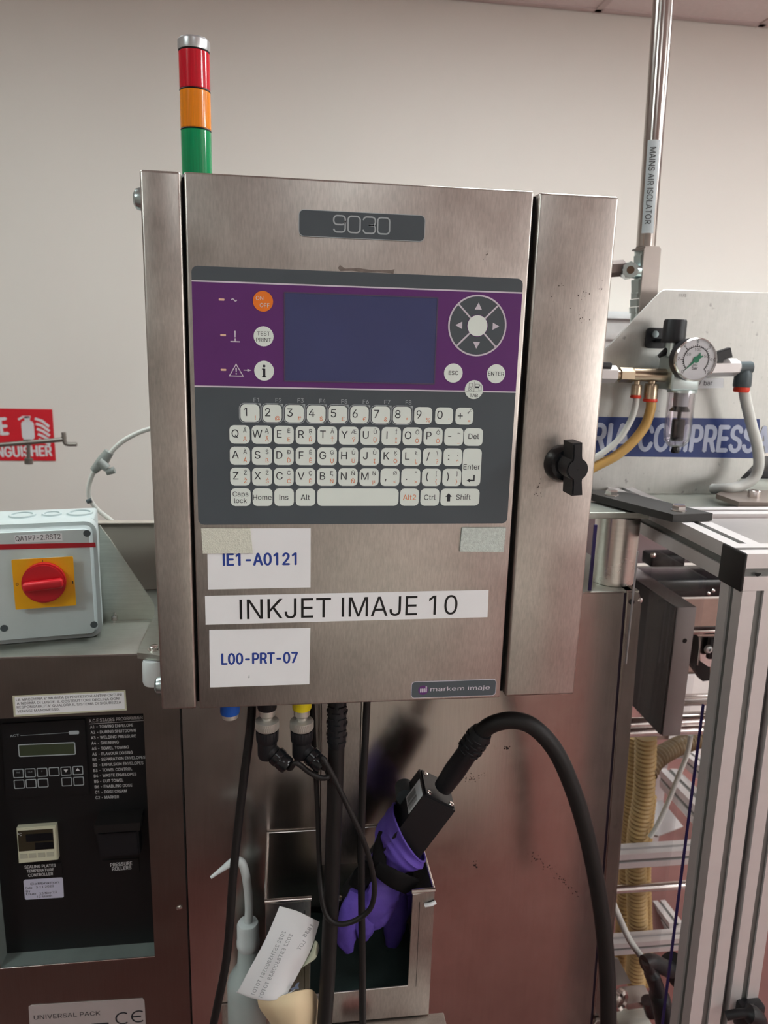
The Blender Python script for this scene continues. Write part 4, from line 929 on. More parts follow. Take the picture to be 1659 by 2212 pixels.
def connector(px_, label, pts, dirpx):
    t = Thing('signal_cable', label, 'cable', 'elbow plugs under the printer')
    x = under(px_); zn = P(px_, 1556, UY).z
    b = t.mb('knurled_nut', [M_nut]); b.lathe([(.0062, .001), (.0118, 0), (.0134, -.001), (.0134, -.0105), (.0125, -.0118), (.010, -.012)], (x, UY, zn + .001), (0, 0, 1), 48, fn=None)
    for k in range(40):
        a = 2 * math.pi * k / 40
        b.tube([(x + .0134 * math.cos(a), UY + .0134 * math.sin(a), zn - .0008), (x + .0134 * math.cos(a + .12), UY + .0134 * math.sin(a + .12), zn - .0088)], .00045, 4, False)
        b.tube([(x + .0134 * math.cos(a), UY + .0134 * math.sin(a), zn - .0008), (x + .0134 * math.cos(a - .12), UY + .0134 * math.sin(a - .12), zn - .0088)], .00045, 4, False)
    b = t.mb('grip_sleeve', [M_blk]); b.lathe([(.0128, -.0118), (.0130, -.014), (.0126, -.025), (.0112, -.027)], (x, UY, zn), (0, 0, 1), 48, fn=lambda th: 1 + .02 * math.cos(24 * th))
    b = t.mb('elbow_body', [M_blk]); b.lathe([(.0112, -.026), (.0112, -.044), (.0098, -.0475), (0, -.0475)], (x, UY, zn), (0, 0, 1), 24)
    e0 = Vector((x, UY, zn - .034)); d = Vector(dirpx).normalized()
    b.cyl(e0, e0 + d * .014, .0088, k=20)
    b = t.mb('gland_nut', [M_blk_gl]); b.lathe([(.0090, .012), (.0112, .0135), (.0112, .0200), (.0100, .0215), (.0104, .0225), (.0102, .031), (.0086, .0335), (.0048, .0338), (.0048, .030)], e0, d, 12)
    b = t.mb('cord', [M_blk_rub]); b.tube(spline([e0 + d * .026, e0 + d * .036] + pts, 7), .0032, 12); t.done()
DD = (.72, -.42, -.56)
connector(577, 'black elbow plug with short bent cord under the left socket', [P(640, 1648, .010), P(668, 1668, .014), P(692, 1680, .016), P(708, 1678, .020), P(706, 1664, .032), P(690, 1640, .046), P(676, 1600, .055), P(668, 1510, .060)], DD)
connector(652, 'black elbow plug with long looping cord under the yellow socket', [P(697, 1638, .004), P(722, 1682, .002), P(755, 1750, .000), P(784, 1812, .000), P(802, 1870, .002), P(809, 1920, .004), P(800, 1962, .006), P(770, 1987, .008), P(735, 1996, .010), P(708, 1982, .013), P(695, 1940, .020), P(690, 1870, .034), P(687, 1780, .044), P(683, 1690, .050), P(678, 1600, .054), P(674, 1510, .058)], DD)

# ---------------------------------------------------------------- print head, its cable and the gloves tied round it
hc = P(1020, 1606, .085)
ax = Vector((.50, -.10, .86)).normalized()
top = P(946, 1703, .105)
vw = ray(936, 1712).normalized(); e2_ = (vw - ax * ax.dot(vw)).normalized(); e1_ = e2_.cross(ax); sd = e1_ * .875 + e2_ * .484; fr = ax.cross(sd)
HM = Matrix(((sd.x, fr.x, ax.x, top.x), (sd.y, fr.y, ax.y, top.y), (sd.z, fr.z, ax.z, top.z), (0, 0, 0, 1))) @ Matrix.Scale(1.12, 4)
t = Thing('printhead', 'black print head block with barcode sticker, upside down in the pocket', 'print head')
b = t.mb('head_block', [M_blk]); b.M = HM; b.slab([(-.022, -.024), (.022, -.024), (.022, .016), (.012, .025), (-.022, .025)], -.092, 0, bev=.0022)
b = t.mb('nozzle_tube', [M_blk]); b.M = HM; b.box((-.017, -.019, -.195), (.017, .019, -.091), .006, 3)
b = t.mb('side_boss', [M_dk_grey]); b.M = HM; b.cyl((-.0215, .010, -.036), (-.0215, .031, -.036), .0115, k=20)
for c in ((-.015, -.017), (.016, -.018), (.016, .008), (-.015, .018)):
    b = t.mb('screw', [M_bright]); b.M = HM; b.lathe([(.0032, 0), (.0028, .0012), (0, .0016)], (c[0], c[1], 0), (0, 0, 1), 12)
LS = HM @ Matrix(((0, 0, -1, -.0222), (-1, 0, 0, 0), (0, 1, 0, 0), (0, 0, 0, 1)))
LS = HM @ basis((-.0222, 0, 0), (0, -1, 0), (-1, 0, 0))
p = t.part('barcode_sticker', [M_paper, M_inkblk], 'white barcode sticker'); b = p.mb; b.M = LS
p_sticker = p
t_head = t
b.slab([(-.008, -.034), (.0215, -.034), (.0215, -.004), (-.008, -.004)], 0, .0005, 0)
random.seed(5); z_ = -.004
while z_ < .018:
    h_ = random.choice((.0004, .0007, .0011)); b.flat([(z_, -.0325), (z_ + h_, -.0325), (z_ + h_, -.0145), (z_, -.0145)], .0006, 1); z_ += h_ + random.choice((.0005, .0009))
t.done()
t = Thing('print_head_cable', 'thick black cable arching from the print head to the floor on the right', 'cable')
s0 = P(962, 1694, .098); s1 = P(1040, 1582, .070)
b = t.mb('strain_relief', [M_blk]); dv = (s1 - s0)
b.tube([s0 - dv * .06, s0 + dv * .25, s0 + dv * .62, s0 + dv * .66, s0 + dv * .96, s1 + dv * .02], [.0125, .0142, .0134, .0150, .0150, .0132], 24)
cable_pts = [s1 - dv * .12, s1 + dv * .03, P(1070, 1562, .062), P(1112, 1556, .055), P(1155, 1572, .05), P(1200, 1622, .045), P(1236, 1700, .04), P(1264, 1790, .035), P(1286, 1890, .03), P(1302, 1990, .025), P(1311, 2090, .02), P(1314, 2180, .015), P(1314, 2260, .012)]
b = t.mb('cable', [M_blk_rub]); b.tube(spline(cable_pts, 8), .0108, 20)
u_ = dv.normalized(); e1 = u_.orthogonal().normalized(); e2 = u_.cross(e1)
b = t.mb('relief_ribs', [M_blk])
for k in range(6):
    for j in range(5):
        a0 = 2 * math.pi * j / 5 + (k % 2) * .6; c0 = s0 + dv * (.68 + .05 * k)
        b.tube([c0 + (e1 * math.cos(a0 + .16 * q_) + e2 * math.sin(a0 + .16 * q_)) * .0151 for q_ in range(6)], .0012, 6)
t.parts[-1].kind = 'stuff'
t.done()
def lumpy(pts, rad, k=28, amp=.10, seed=0.0, fl=.8, up=None, n=10):
    P_ = spline(pts, n); rs = []
    m_ = len(rad) - 1
    for i in range(len(P_)):
        s_ = i / (len(P_) - 1) * m_; a = min(int(s_), m_ - 1); rs.append(rad[a] + (rad[a + 1] - rad[a]) * (s_ - a))
    def fn(s_, th):
        v = Vector((math.cos(th) * 1.6, math.sin(th) * 1.6, s_ * 5 + seed))
        return 1 + amp * (noise.noise(v * 1.2) * 1.2 + noise.noise(v * 3.1) * .5 - abs(noise.noise(v * 2.2 + Vector((5, 0, 0)))) * .7)
    return P_, rs, fn
def add_lumpy(b, pts, rad, **kw):
    fl = kw.get('fl', .8); up = kw.get('up'); P_, rs, fn = lumpy(pts, rad, **kw); b.tube(P_, rs, 28, True, None, fl, up, fn)
H = lambda u, v, n: HM @ Vector((u, v, n))
t = Thing('nitrile_glove', 'purple rubber glove bunched round the middle of the print head', 'glove', 'purple gloves in the pocket')
b = t.mb('cuff', [M_glove]); NS, KS = 26, 44; vs = []; fs = []
def sleeve(s_, th):
    rr_ = [.0350, .0375, .0360, .0315, .0245, .0150]; q_ = s_ * (len(rr_) - 1); i_ = min(int(q_), len(rr_) - 2); r_ = rr_[i_] + (rr_[i_ + 1] - rr_[i_]) * (q_ - i_)
    w_ = noise.noise(Vector((math.cos(th) * 1.1, math.sin(th) * 1.1, s_ * 3.2 + 4))); f_ = abs(noise.noise(Vector((math.cos(th) * .8 + s_ * 2.2, math.sin(th) * .8 - s_ * 1.4, s_ * 4.5))))
    r_ *= 1 + .10 * w_ - .16 * f_ * min(1, s_ * 4)
    n_ = -.070 - .054 * s_ - .019 * math.cos(th) * (1 - s_) ** 1.5
    return H(.003 + r_ * math.cos(th), -.001 + r_ * .93 * math.sin(th), n_)
for i in range(NS + 1):
    for j in range(KS): vs.append(sleeve(i / NS, 2 * math.pi * j / KS))
fs = [[i * KS + j, i * KS + (j + 1) % KS, (i + 1) * KS + (j + 1) % KS, (i + 1) * KS + j] for i in range(NS) for j in range(KS)] + [list(range(NS * KS, NS * KS + KS))]
b.add(vs, fs)
b = t.mb('rolled_edge', [M_glove]); b.tube([sleeve(0, 2 * math.pi * i / 48) for i in range(49)], .0016, 8)
b = t.mb('loose_fold', [M_glove]); add_lumpy(b, [P(812, 1838, .115), P(802, 1860, .115), P(793, 1888, .116), P(786, 1908, .118)], [.003, .009, .011, .004], amp=.12, seed=7.1, fl=.4)
t.done()
t = Thing('strap', 'black tape strap crossing between the two purple gloves', 'strap'); b = t.mb('band', [M_strap])
add_lumpy(b, [P(888, 1914, .082), P(868, 1906, .068), P(842, 1893, .064), P(812, 1874, .070)], [.014, .0135, .0125, .010], amp=.03, seed=3.0, fl=.35, up=(0, -1, .1))
b = t.mb('strap_tail', [M_strap]); add_lumpy(b, [P(826, 1796, .104), P(821, 1830, .094), P(819, 1862, .084), P(824, 1886, .078)], [.005, .009, .010, .009], amp=.03, seed=4.0, fl=.4, up=(0, -1, .1))
b = t.mb('strap_tail', [M_strap]); add_lumpy(b, [P(800, 1866, .098), P(786, 1890, .096), P(770, 1916, .096)], [.010, .015, .012], amp=.05, seed=4.6, fl=.45, up=(0, -1, .1))
t.done()
t = Thing('nitrile_glove', 'purple rubber glove hanging limp below the black strap', 'glove', 'purple gloves in the pocket')
b = t.mb('palm', [M_glove]); add_lumpy(b, [P(838, 1900, .098), P(826, 1930, .094), P(816, 1958, .092), P(800, 1990, .092)], [.022, .026, .025, .016], amp=.13, seed=9.0, fl=.45, up=(.2, -1, .1))
for k, (pts, r_) in enumerate([([P(776, 1925, .098), P(764, 1960, .096), P(752, 1995, .096), P(748, 2030, .098), P(754, 2056, .100)], [.013, .017, .017, .014, .006]),
                               ([P(800, 1960, .094), P(792, 1990, .092), P(788, 2012, .092), P(786, 2030, .094)], [.015, .016, .013, .006]),
                               ([P(834, 1950, .094), P(822, 1976, .092), P(812, 1994, .092), P(802, 2004, .093)], [.016, .015, .012, .006]),
                               ([P(856, 1930, .140), P(856, 1970, .146), P(852, 2010, .150), P(846, 2048, .152)], [.015, .018, .017, .008]),
                               ([P(876, 1930, .150), P(876, 1960, .152), P(870, 1990, .154)], [.010, .012, .006])]):
    b = t.mb('finger', [M_glove]); add_lumpy(b, pts, r_, amp=.10, seed=20 + k, fl=.55, up=(.1, -1, .1), n=8)
t.done()

# ---------------------------------------------------------------- wash bottle
t = Thing('wash_bottle', 'milky plastic wash bottle with bent spout, left of the pocket', 'bottle')
BY = .125; bx = P(536, 2018, BY).x
zc1 = P(538, 1992, BY).z; zc0 = P(538, 2044, BY).z; zs = P(538, 2106, BY).z
b = t.mb('bottle_body', [M_ldpe]); br = .0300
b.lathe([(0, zs - .165), (br - .003, zs - .165), (br, zs - .160), (br, zs - .012), (br - .002, zs - .004), (br - .007, zs + .006), (br - .014, zs + .016), (.0135, zc0 + .002), (.0130, zc0 + .004)], (bx, BY, 0), (0, 0, 1), 40)
b = t.mb('screw_cap', [M_white_pl]); b.lathe([(.0150, zc0), (.0158, zc0 + .002), (.0158, zc0 + .010), (.0150, zc0 + .0115), (.0150, zc1 - .003), (.0135, zc1), (.006, zc1 + .001)], (bx, BY, 0), (0, 0, 1), 36, fn=lambda th: 1 + .012 * math.cos(30 * th))
b = t.mb('spout', [M_white_pl]); pts = spline([Vector((bx, BY, zc1 - .002)), P(538, 1960, BY), P(534, 1910, BY), P(526, 1872, BY), P(516, 1860, BY), P(502, 1862, BY - .004), P(482, 1876, BY - .010), P(455, 1896, BY - .018)], 6)
b.tube(pts, [.0058 if i < len(pts) - 14 else .0058 - .0042 * (i - len(pts) + 14) / 14 for i in range(len(pts))], 14)
b = t.mb('dip_tube', [M_ldpe]); b.cyl((bx, BY, zc0), (bx - .012, BY - .02, zs - .15), .003, k=10)
t.done()
t = Thing('bottle_shelf', 'steel shelf carrying the wash bottle, below the picture', 'shelf')
b = t.body([M_steel]); b.box((bx - .045, .06, zs - .169), (bx + .045, MY - .001, zs - .1652), .001, 1); b.box((bx - .045, MY - .004, zs - .169), (bx + .045, MY - .001, zs - .12)); t.done()

# ---------------------------------------------------------------- paper label stuck to the pocket front
t = Thing('paper_label', 'crumpled white paper label with mirrored faint handwriting on the pocket', 'paper')
def sheet(b, rows, n=8, th=.0005):
    """bilinear sheet through a grid of points, given thickness"""
    G = [spline(r_, n) for r_ in rows]; m = len(G[0]); cols = [spline([G[j][i] for j in range(len(G))], n) for i in range(m)]
    k = len(cols[0]); vs = [p_ for c_ in cols for p_ in c_]; o = len(vs); off = Vector((0, th, 0)); vs2 = vs + [p_ + off for p_ in vs]; fs = []
    for i in range(m - 1):
        for j in range(k - 1):
            a_ = i * k + j; fs += [[a_, a_ + 1, a_ + k + 1, a_ + k], [o + a_ + k, o + a_ + k + 1, o + a_ + 1, o + a_]]
    edge = [i * k for i in range(m)] + [(m - 1) * k + j for j in range(1, k)] + [i * k + k - 1 for i in range(m - 2, -1, -1)] + [j for j in range(k - 2, 0, -1)]
    for i in range(len(edge)):
        a_, c_ = edge[i], edge[(i + 1) % len(edge)]; fs.append([a_, o + a_, o + c_, c_])
    b.add(vs2, fs)
Q = lambda a_, y_: P(a_[0], a_[1], y_)
b = t.mb('sheet', [M_paper])
sheet(b, [[Q((604, 1958), .040), Q((640, 1968), .034), Q((668, 1981), .032), Q((690, 1992), .040)],
          [Q((573, 2030), .036), Q((612, 2038), .028), Q((648, 2046), .026), Q((672, 2050), .032)],
          [Q((540, 2092), .034), Q((580, 2098), .026), Q((618, 2102), .024), Q((644, 2104), .030)],
          [Q((514, 2140), .036), Q((550, 2152), .026), Q((590, 2158), .020), Q((622, 2146), .022)],
          [Q((510, 2142), .040), Q((556, 2158), .030), Q((600, 2156), .022), Q((640, 2136), .024)]], 5)
o_ = P(612, 2050, .0235)
u_ = (P(536, 2150, .030) - P(620, 2010, .024)).normalized(); n_ = Vector((0, -1, .12))
d = t.mb('handwriting', [mat('pencil_grey', (132, 136, 142), .7)])
def hand(px0_, px1_, s_, cap, dy=0.0):
    a_ = P(*px0_, .0245); e_ = P(*px1_, .0245); u_ = (e_ - a_); L_ = u_.length
    nrm = Vector((0, -1, 0)); M_ = basis(a_, u_, nrm); M_ = M_ @ Matrix.Scale(-1, 4, Vector((1, 0, 0))) @ Matrix.Translation((-L_, 0, 0))
    return M_, L_
for a_, e_, s_ in (((550, 2146), (618, 2010), '2022 2STH3800381 TOTO1'), ((566, 2152), (633, 2016), '2022 EST8300838 TOTO1'), ((648, 2050), (661, 2032), 'LOT'), ((660, 2022), (678, 1996), '1838')):
    M_, L_ = hand(a_, e_, s_, .004); d.M = M_; d.txt(s_, (0, 0), (L_, 0), .0048, .0022)
b = t.mb('tan_backing', [M_tan_paper], 'tan curled sticky backing')
sheet(b, [[Q((556, 2160), .034), Q((590, 2158), .022), Q((640, 2142), .018), Q((676, 2140), .026), Q((690, 2168), .044)],
          [Q((562, 2180), .034), Q((596, 2182), .016), Q((640, 2180), .010), Q((676, 2180), .022), Q((688, 2196), .044)],
          [Q((590, 2220), .036), Q((614, 2222), .016), Q((646, 2224), .010), Q((672, 2224), .022), Q((686, 2226), .044)],
          [Q((604, 2260), .038), Q((626, 2262), .018), Q((650, 2262), .012), Q((670, 2262), .024), Q((684, 2262), .044)]], 5, .0008)
b = t.mb('curled_tab', [M_cream], 'cream curled tab'); sheet(b, [[Q((646, 2090), .040), Q((668, 2064), .034), Q((680, 2032), .036)], [Q((652, 2090), .034), Q((676, 2066), .026), Q((686, 2036), .032)], [Q((662, 2084), .030), Q((682, 2070), .024), Q((690, 2048), .036)]], 5)
b = t.mb('printed_mark', [mat('mark_blue_grey', (112, 126, 150), .6)]); b.M = front(.0195); h5 = px2(.0195); b.flat([h5(627, 2136), h5(636, 2132), h5(640, 2124), h5(647, 2122), h5(644, 2130), h5(646, 2136), h5(636, 2137), h5(630, 2140)], 0)
t.done()

# ================================================================== aluminium guard frame on the right
def profile(mb, p0, p1, xd, w=.045, slot=.0050, dep=.0075):
    p0, p1 = Vector(p0), Vector(p1); a = (p1 - p0); L_ = a.length; a.normalize(); x = Vector(xd); x = (x - a * x.dot(a)).normalized(); y = a.cross(x); h = w / 2
    side = [(-h, -h), (-slot, -h), (-slot, -h + dep), (slot, -h + dep), (slot, -h)]; pts = []
    for k in range(4):
        c, s_ = (1, 0, -1, 0)[k], (0, 1, 0, -1)[k]
        pts += [(px_ * c - py_ * s_, px_ * s_ + py_ * c) for px_, py_ in side]
    M_ = Matrix(((x.x, y.x, a.x, p0.x), (x.y, y.y, a.y, p0.y), (x.z, y.z, a.z, p0.z), (0, 0, 0, 1)))
    k = len(pts); vs = [(*p_, 0) for p_ in pts] + [(*p_, L_) for p_ in pts]
    fs = [[i, (i + 1) % k, k + (i + 1) % k, k + i] for i in range(k)] + [list(range(k - 1, -1, -1)), list(range(k, 2 * k))]
    mb.add(vs, fs, M_); return M_, L_
def slot_strip(mb, M_, L_, side, w=.045, slot=.0050, dep=.0045):
    R_ = M_ @ Matrix.Rotation(math.pi / 2 * side, 4, 'Z'); h = w / 2
    mb.add([(-slot, -h + dep, 0), (slot, -h + dep, 0), (slot, -h + dep, L_), (-slot, -h + dep, L_)], [[0, 1, 2, 3]], R_)
def bar(t, name, p0, p1, xd, w=.045, sides=(0, 1, 2, 3)):
    p = t.part(name, [M_alu]); M_, L_ = profile(p.mb, p0, p1, xd, w, w * .11, w * .17)
    g_ = p.sub('slot_cover', [M_alu_dk])
    for s_ in sides: slot_strip(g_, M_, L_, s_, w, w * .108, w * .07)
    return p
t = Thing('machine_guard', 'aluminium profile guard frame corner with black end cap, right of the printer', 'frame')
GX = .6648; GZ1, GZ0 = 1.2213, 1.1763; GC = (GZ1 + GZ0) / 2; W5 = .045
pb = P(1515, 2000, 0); lean = (pb.x - GX) / (pb.z - GZ0); zl = .02
bar(t, 'corner_post', (GX + W5 / 2 + lean * (zl - GZ0), W5 / 2, zl), (GX + W5 / 2, W5 / 2, GZ0), (1, 0, 0))
bar(t, 'front_rail', (GX, W5 / 2, GC), (1.55, W5 / 2, GC), (0, 1, 0))
bar(t, 'side_rail', (GX + W5 / 2, W5, GC), (GX + W5 / 2, .62, GC), (1, 0, 0))
yb0, yb1 = PZ(1600, 1111, GZ1).y, PZ(1600, 1094, GZ1).y
bar(t, 'rear_rail', (GX + W5, (yb0 + yb1) / 2, GC), (1.55, (yb0 + yb1) / 2, GC), (0, 1, 0))
b = t.mb('end_cap', [M_blk_rub]); b.box((GX - .0045, -.001, GZ0 - .001), (GX, W5 + .001, GZ1 + .001), .003, 3)
c = P(1637, 1238, 0); b = t.mb('drain_hole', [M_gap]); b.M = front(-.0004); b.flat(circ(c.x, c.z, .0040, 16, 180, 360), 0); b.flat(circ(c.x, c.z, .0040, 16, 180, 360), .0001)
b = t.mb('roof_sheet', [mat('roof_sheet_grey', (168, 162, 160), .38, .4, var=.10, vscale=9)]); b.box((GX + W5 + .004, W5 + .004, GZ1 - .009), (1.55, yb0 - .004, GZ1 - .005))
b = t.mb('roof_sheet', [M_steel_top]); b.box((GX + .06, yb1 + .002, 1.206), (1.55, .54, 1.210)); b.box((.50, .405, 1.206), (GX - .001, .54, 1.210))
t.done()
# door of the guard (second post) with rubber seal
t = Thing('guard_door', 'guard door post with rubber seal and dark latch, at the right edge', 'door')
dp = P(1601, 2000, .004); zt = GZ0 - .004
bar(t, 'door_post', (dp.x + .0205 + lean * (zl - dp.z), .026, zl), (dp.x + .0205 + lean * (zt - dp.z), .026, zt), (1, 0, 0), .041)
b = t.mb('rubber_seal', [mat('seal_grey', (92, 94, 94), .6, var=.04)]); b.cyl((dp.x - .006 + lean * (zl - dp.z), .018, zl), (dp.x - .006 + lean * (zt - dp.z), .018, zt), .0058, k=14)
b = t.mb('door_latch', [M_blk]); c = P(1612, 2195, -.012); b.tube(spline([c + Vector((-.030, 0, .004)), c + Vector((-.006, -.006, .012)), c + Vector((.012, -.006, .0)), c + Vector((.022, 0, -.03))], 5), [.006] * 6 + [.012] * 10, 12); b.box(c + Vector((-.005, .002, -.03)), c + Vector((.03, .020, .01)), .004)
b = t.mb('guard_sheet', [M_plexi]); b.box((dp.x + .05, .022, .30), (dp.x + .60, .025, zt - .01))
t.done()
t = Thing('safety_screen', 'clear side guard sheet with violet film on its edge, beside the corner post', 'panel')
xg = P(1480, 1850, .060).x
b = t.mb('sheet', [M_plexi]); b.box((GX - .012, .062, .28), (GX - .008, MY - .006, GZ0 - .004))
pA, pB = P(1507, 1620, .060), P(1431, 2212, .060); sl = (pB.x - pA.x) / (pB.z - pA.z)
b = t.mb('film_edge', [M_film]); b.M = front(.060); b.slab([(pA.x + sl * (.30 - pA.z) - .0016, .30), (pA.x + sl * (.30 - pA.z) + .0016, .30), (pA.x + sl * (1.0 - pA.z) + .0012, 1.0), (pA.x + sl * (1.0 - pA.z) - .0012, 1.0)], -.002, .001)
xe = P(1374, 1230, .19); b = t.mb('sheet_edge', [mat('edge_white', (206, 202, 204), .3)]); b.box((xe.x - .0008, .189, 1.0), (xe.x + .0008, .192, 1.17))
t.done()
t = Thing('guard_strip', 'clear strip with dark violet edge in front of the steel stub', 'panel')
xe = P(1283, 1180, .205); b = t.mb('film_edge', [M_film]); b.box((xe.x - .0022, .2045, 1.108), (xe.x + .0022, .2075, 1.205)); b = t.mb('sheet', [M_plexi]); b.box((xe.x - .08, .205, 1.108), (xe.x - .0022, .207, 1.205)); t.done()

# steel stub and black bar with bolts
t = Thing('support_stub', 'round polished steel stub standing on the machine cabinet', 'post')
sx = (P(1283, 1200, .25).x + P(1371, 1200, .25).x) / 2; sr = (P(1371, 1200, .25).x - P(1283, 1200, .25).x) / 2
b = t.mb('cylinder', [steel('turned_steel', (206, 200, 194), .26, stretch=(9, 9, 200), var=.04, smudge=.05, bump=.01)]); b.lathe([(sr - .001, CZ), (sr, CZ + .001), (sr, 1.2085), (sr - .001, 1.2095)], (sx, .25, 0), (0, 0, 1), 48)
b = t.mb('top_plate', [M_steel_top]); b.box((sx - .075, .222, 1.2096), (sx + .034, .292, 1.2192), .001, 1)
t.done()
t = Thing('black_bar', 'flat black bar with two hex bolts linking stub and frame', 'bar')
BZ1, BZ0 = 1.2325, 1.2218
A = Vector((.6520, .1515)); B_ = Vector((.7130, .1585)); u2 = (B_ - A).normalized(); v2 = Vector((-u2.y, u2.x)); v2 = Vector((-.385, .923)).normalized(); Ln = .195
O = [A, B_, B_ + v2 * .155, B_ + v2 * .165 - u2 * .02, A + v2 * Ln]
b = t.mb('bar', [mat('bar_black', (52, 50, 48), .55, var=.05)]); b.M = level(0); b.slab([(p_.x, p_.y) for p_ in O], BZ0, BZ1, bev=.0012)
for px_, py_ in ((1466, 1103), (1321, 1070)):
    c = PZ(px_, py_, BZ1); b = t.mb('hex_bolt', [M_bright]); b.lathe([(.0105, 0), (.0105, .0014)], (c.x, c.y, BZ1), (0, 0, 1), 20); b.hexbolt((c.x, c.y, BZ1 + .0014), .0098, .0072)
t.done()
t = Thing('square_plate', 'thin square steel plate with a round bolt on the frame roof', 'plate')
b = t.mb('plate', [mat('plate_dark', (150, 138, 130), .45, .7, var=.05)]); PZ1 = GZ1 + .0035
O = [PZ(*p_, PZ1) for p_ in ((1547, 1067), (1596, 1084), (1720, 1087), (1720, 1058), (1560, 1060))]; b.M = level(0); b.slab([(p_.x, p_.y) for p_ in O], GZ1 - .004, PZ1)
c = PZ(1628, 1074, PZ1); b = t.mb('bolt', [M_bright]); b.lathe([(.0095, 0), (.0095, .0105), (.0085, .0115), (.0055, .0115), (.0055, .007), (0, .007)], (c.x, c.y, PZ1), (0, 0, 1), 24); t.done()

# ---------------------------------------------------------------- compressed air panel
AY = .392; fa = px2(AY); qa = lambda *ps: [fa(*p_) for p_ in ps]
t = Thing('air_board', 'scratched steel plate with cut corners and a blue sign, behind the regulator', 'panel')
b = t.mb('plate', [M_plate]); b.M = front(AY); zf = 1.2102
bl = fa(1568, 1060); O = qa((1436, 625), (1720, 634), (1720, 920), (1629, 1003)) + [(bl[0], zf), (fa(1200, 1060)[0], zf)] + qa((1200, 868), (1426, 630))
b.slab(O, -.003, 0, bev=.0008, seg=1)
p = t.part('blue_sign', [M_sign_blue], 'dark blue strip with pale condensed capitals'); b = p.mb; b.M = front(AY); b.slab(qa((1206, 899), (1641, 905), (1641, 990), (1206, 984)), 0, .0006)
d = p.sub('lettering', [mat('letter_pale_blue', (196, 204, 226), .5)]); d.M = front(AY)
wr(d, 'ARIA', (1236, 970), (1356, 973), 57, AY, .0009, .022); wr(d, 'COMPRESSA', (1377, 973), (1658, 977), 57, AY, .0009, .022)
p = t.part('pressure_label', [M_paper], 'small white label with a pressure range'); b = p.mb; b.M = front(AY); b.slab(qa((1470, 818), (1563, 817), (1562, 838), (1470, 840)), 0, .0005)
d = p.sub('lettering', [M_ink]); d.M = front(AY); wr(d, '2 ÷ 7 bar', (1484, 833), (1538, 832), 10, AY, .0008, .006)
d = t.mb('stamped_number', [mat('stamp_grey', (120, 120, 120), .5)]); d.M = front(AY); wr(d, '1173', (1465, 641), (1482, 641.5), 6, AY, .0004)
t.done()

# filter regulator with gauge
RYc = .345
t = Thing('filter_regulator', 'air filter regulator with round gauge, black knob and clear bowl', 'regulator')
def V(px_, py_, y=RYc): return P(px_, py_, y)
mm = lambda px_n: (P(1500 + px_n, 800, RYc) - P(1500, 800, RYc)).length
kx = V(1457, 715)
b = t.mb('knob', [M_blk]); b.lathe([(mm(23.5), V(1457, 741).z), (mm(24), V(1457, 738).z), (mm(22.5), V(1457, 733).z), (mm(22), V(1457, 694).z), (mm(20), V(1457, 690).z), (0, V(1457, 689).z)], (kx.x, RYc, 0), (0, 0, 1), 40, fn=lambda th: 1 + .012 * math.cos(24 * th))
b = t.mb('wall_bracket', [M_blk]); b.M = front(AY - .001); b.slab(rr(*fa(1391, 752), *fa(1440, 709), .006, 3), 0, .004); b.box((V(1448, 700).x, V(1440, 740).z, 0), (V(1466, 700).x, V(1440, 732).z, AY - RYc - .004))
b = t.mb('bracket_screw', [M_zinc]); c = fa(1411, 722); b.M = front(AY - .001); b.slab(circ(c[0], c[1], .0055, 14), .004, .007)
bx0, bx1 = V(1437, 800).x, V(1497, 800).x
b = t.mb('regulator_body', [M_zinc]); b.box((bx0, RYc - .024, V(1450, 842).z), (bx1, RYc + .024, V(1450, 768).z), .004, 3); b.cyl((kx.x, RYc, V(1450, 770).z), (kx.x, RYc, V(1457, 739).z), .012, k=24)
b = t.mb('lever_tab', [M_blk]); b.tube([V(1423, 770), V(1440, 758), V(1462, 752)], [.003, .006, .008], 10)
# clear bowl and what stands inside
zb1, zb0 = V(1466, 842).z, V(1466, 966).z; bcx = V(1467, 900).x; brr = mm(27)
b = t.mb('bowl', [M_glass]); b.lathe([(brr, zb1), (brr, zb0 + .022), (brr * .93, zb0 + .010), (brr * .6, zb0 + .002), (brr * .3, zb0), (brr * .3, zb0 + .002), (brr * .55, zb0 + .004), (brr * .86, zb0 + .012), (brr - .002, zb0 + .022), (brr - .002, zb1)], (bcx, RYc, 0), (0, 0, 1), 40, cap=False)
b = t.mb('bowl_collar', [M_zinc]); b.lathe([(brr + .0015, zb1 - .004), (brr + .0015, zb1 + .002)], (bcx, RYc, 0), (0, 0, 1), 32)
b = t.mb('filter_element', [M_white_pl]); b.lathe([(mm(16), V(1466, 843).z), (mm(15), V(1466, 877).z)], (bcx, RYc, 0), (0, 0, 1), 28)
b = t.mb('baffle', [M_blk]); b.lathe([(mm(21), V(1466, 888).z), (mm(20), V(1466, 886).z), (mm(12), V(1466, 876).z)], (bcx, RYc, 0), (0, 0, 1), 28)
b = t.mb('float_cylinder', [M_blk]); b.lathe([(mm(12.5), V(1466, 952).z), (mm(13), V(1466, 950).z), (mm(13), V(1466, 908).z), (mm(11), V(1466, 906).z)], (bcx, RYc, 0), (0, 0, 1), 28); b.cyl((bcx, RYc, V(1466, 908).z), (bcx, RYc, V(1466, 886).z), mm(4), k=12)
b = t.mb('drain_valve', [M_blk_gl]); b.lathe([(mm(8), V(1466, 978).z), (mm(9), V(1466, 974).z), (mm(7), V(1466, 963).z)], (bcx, RYc, 0), (0, 0, 1), 20)
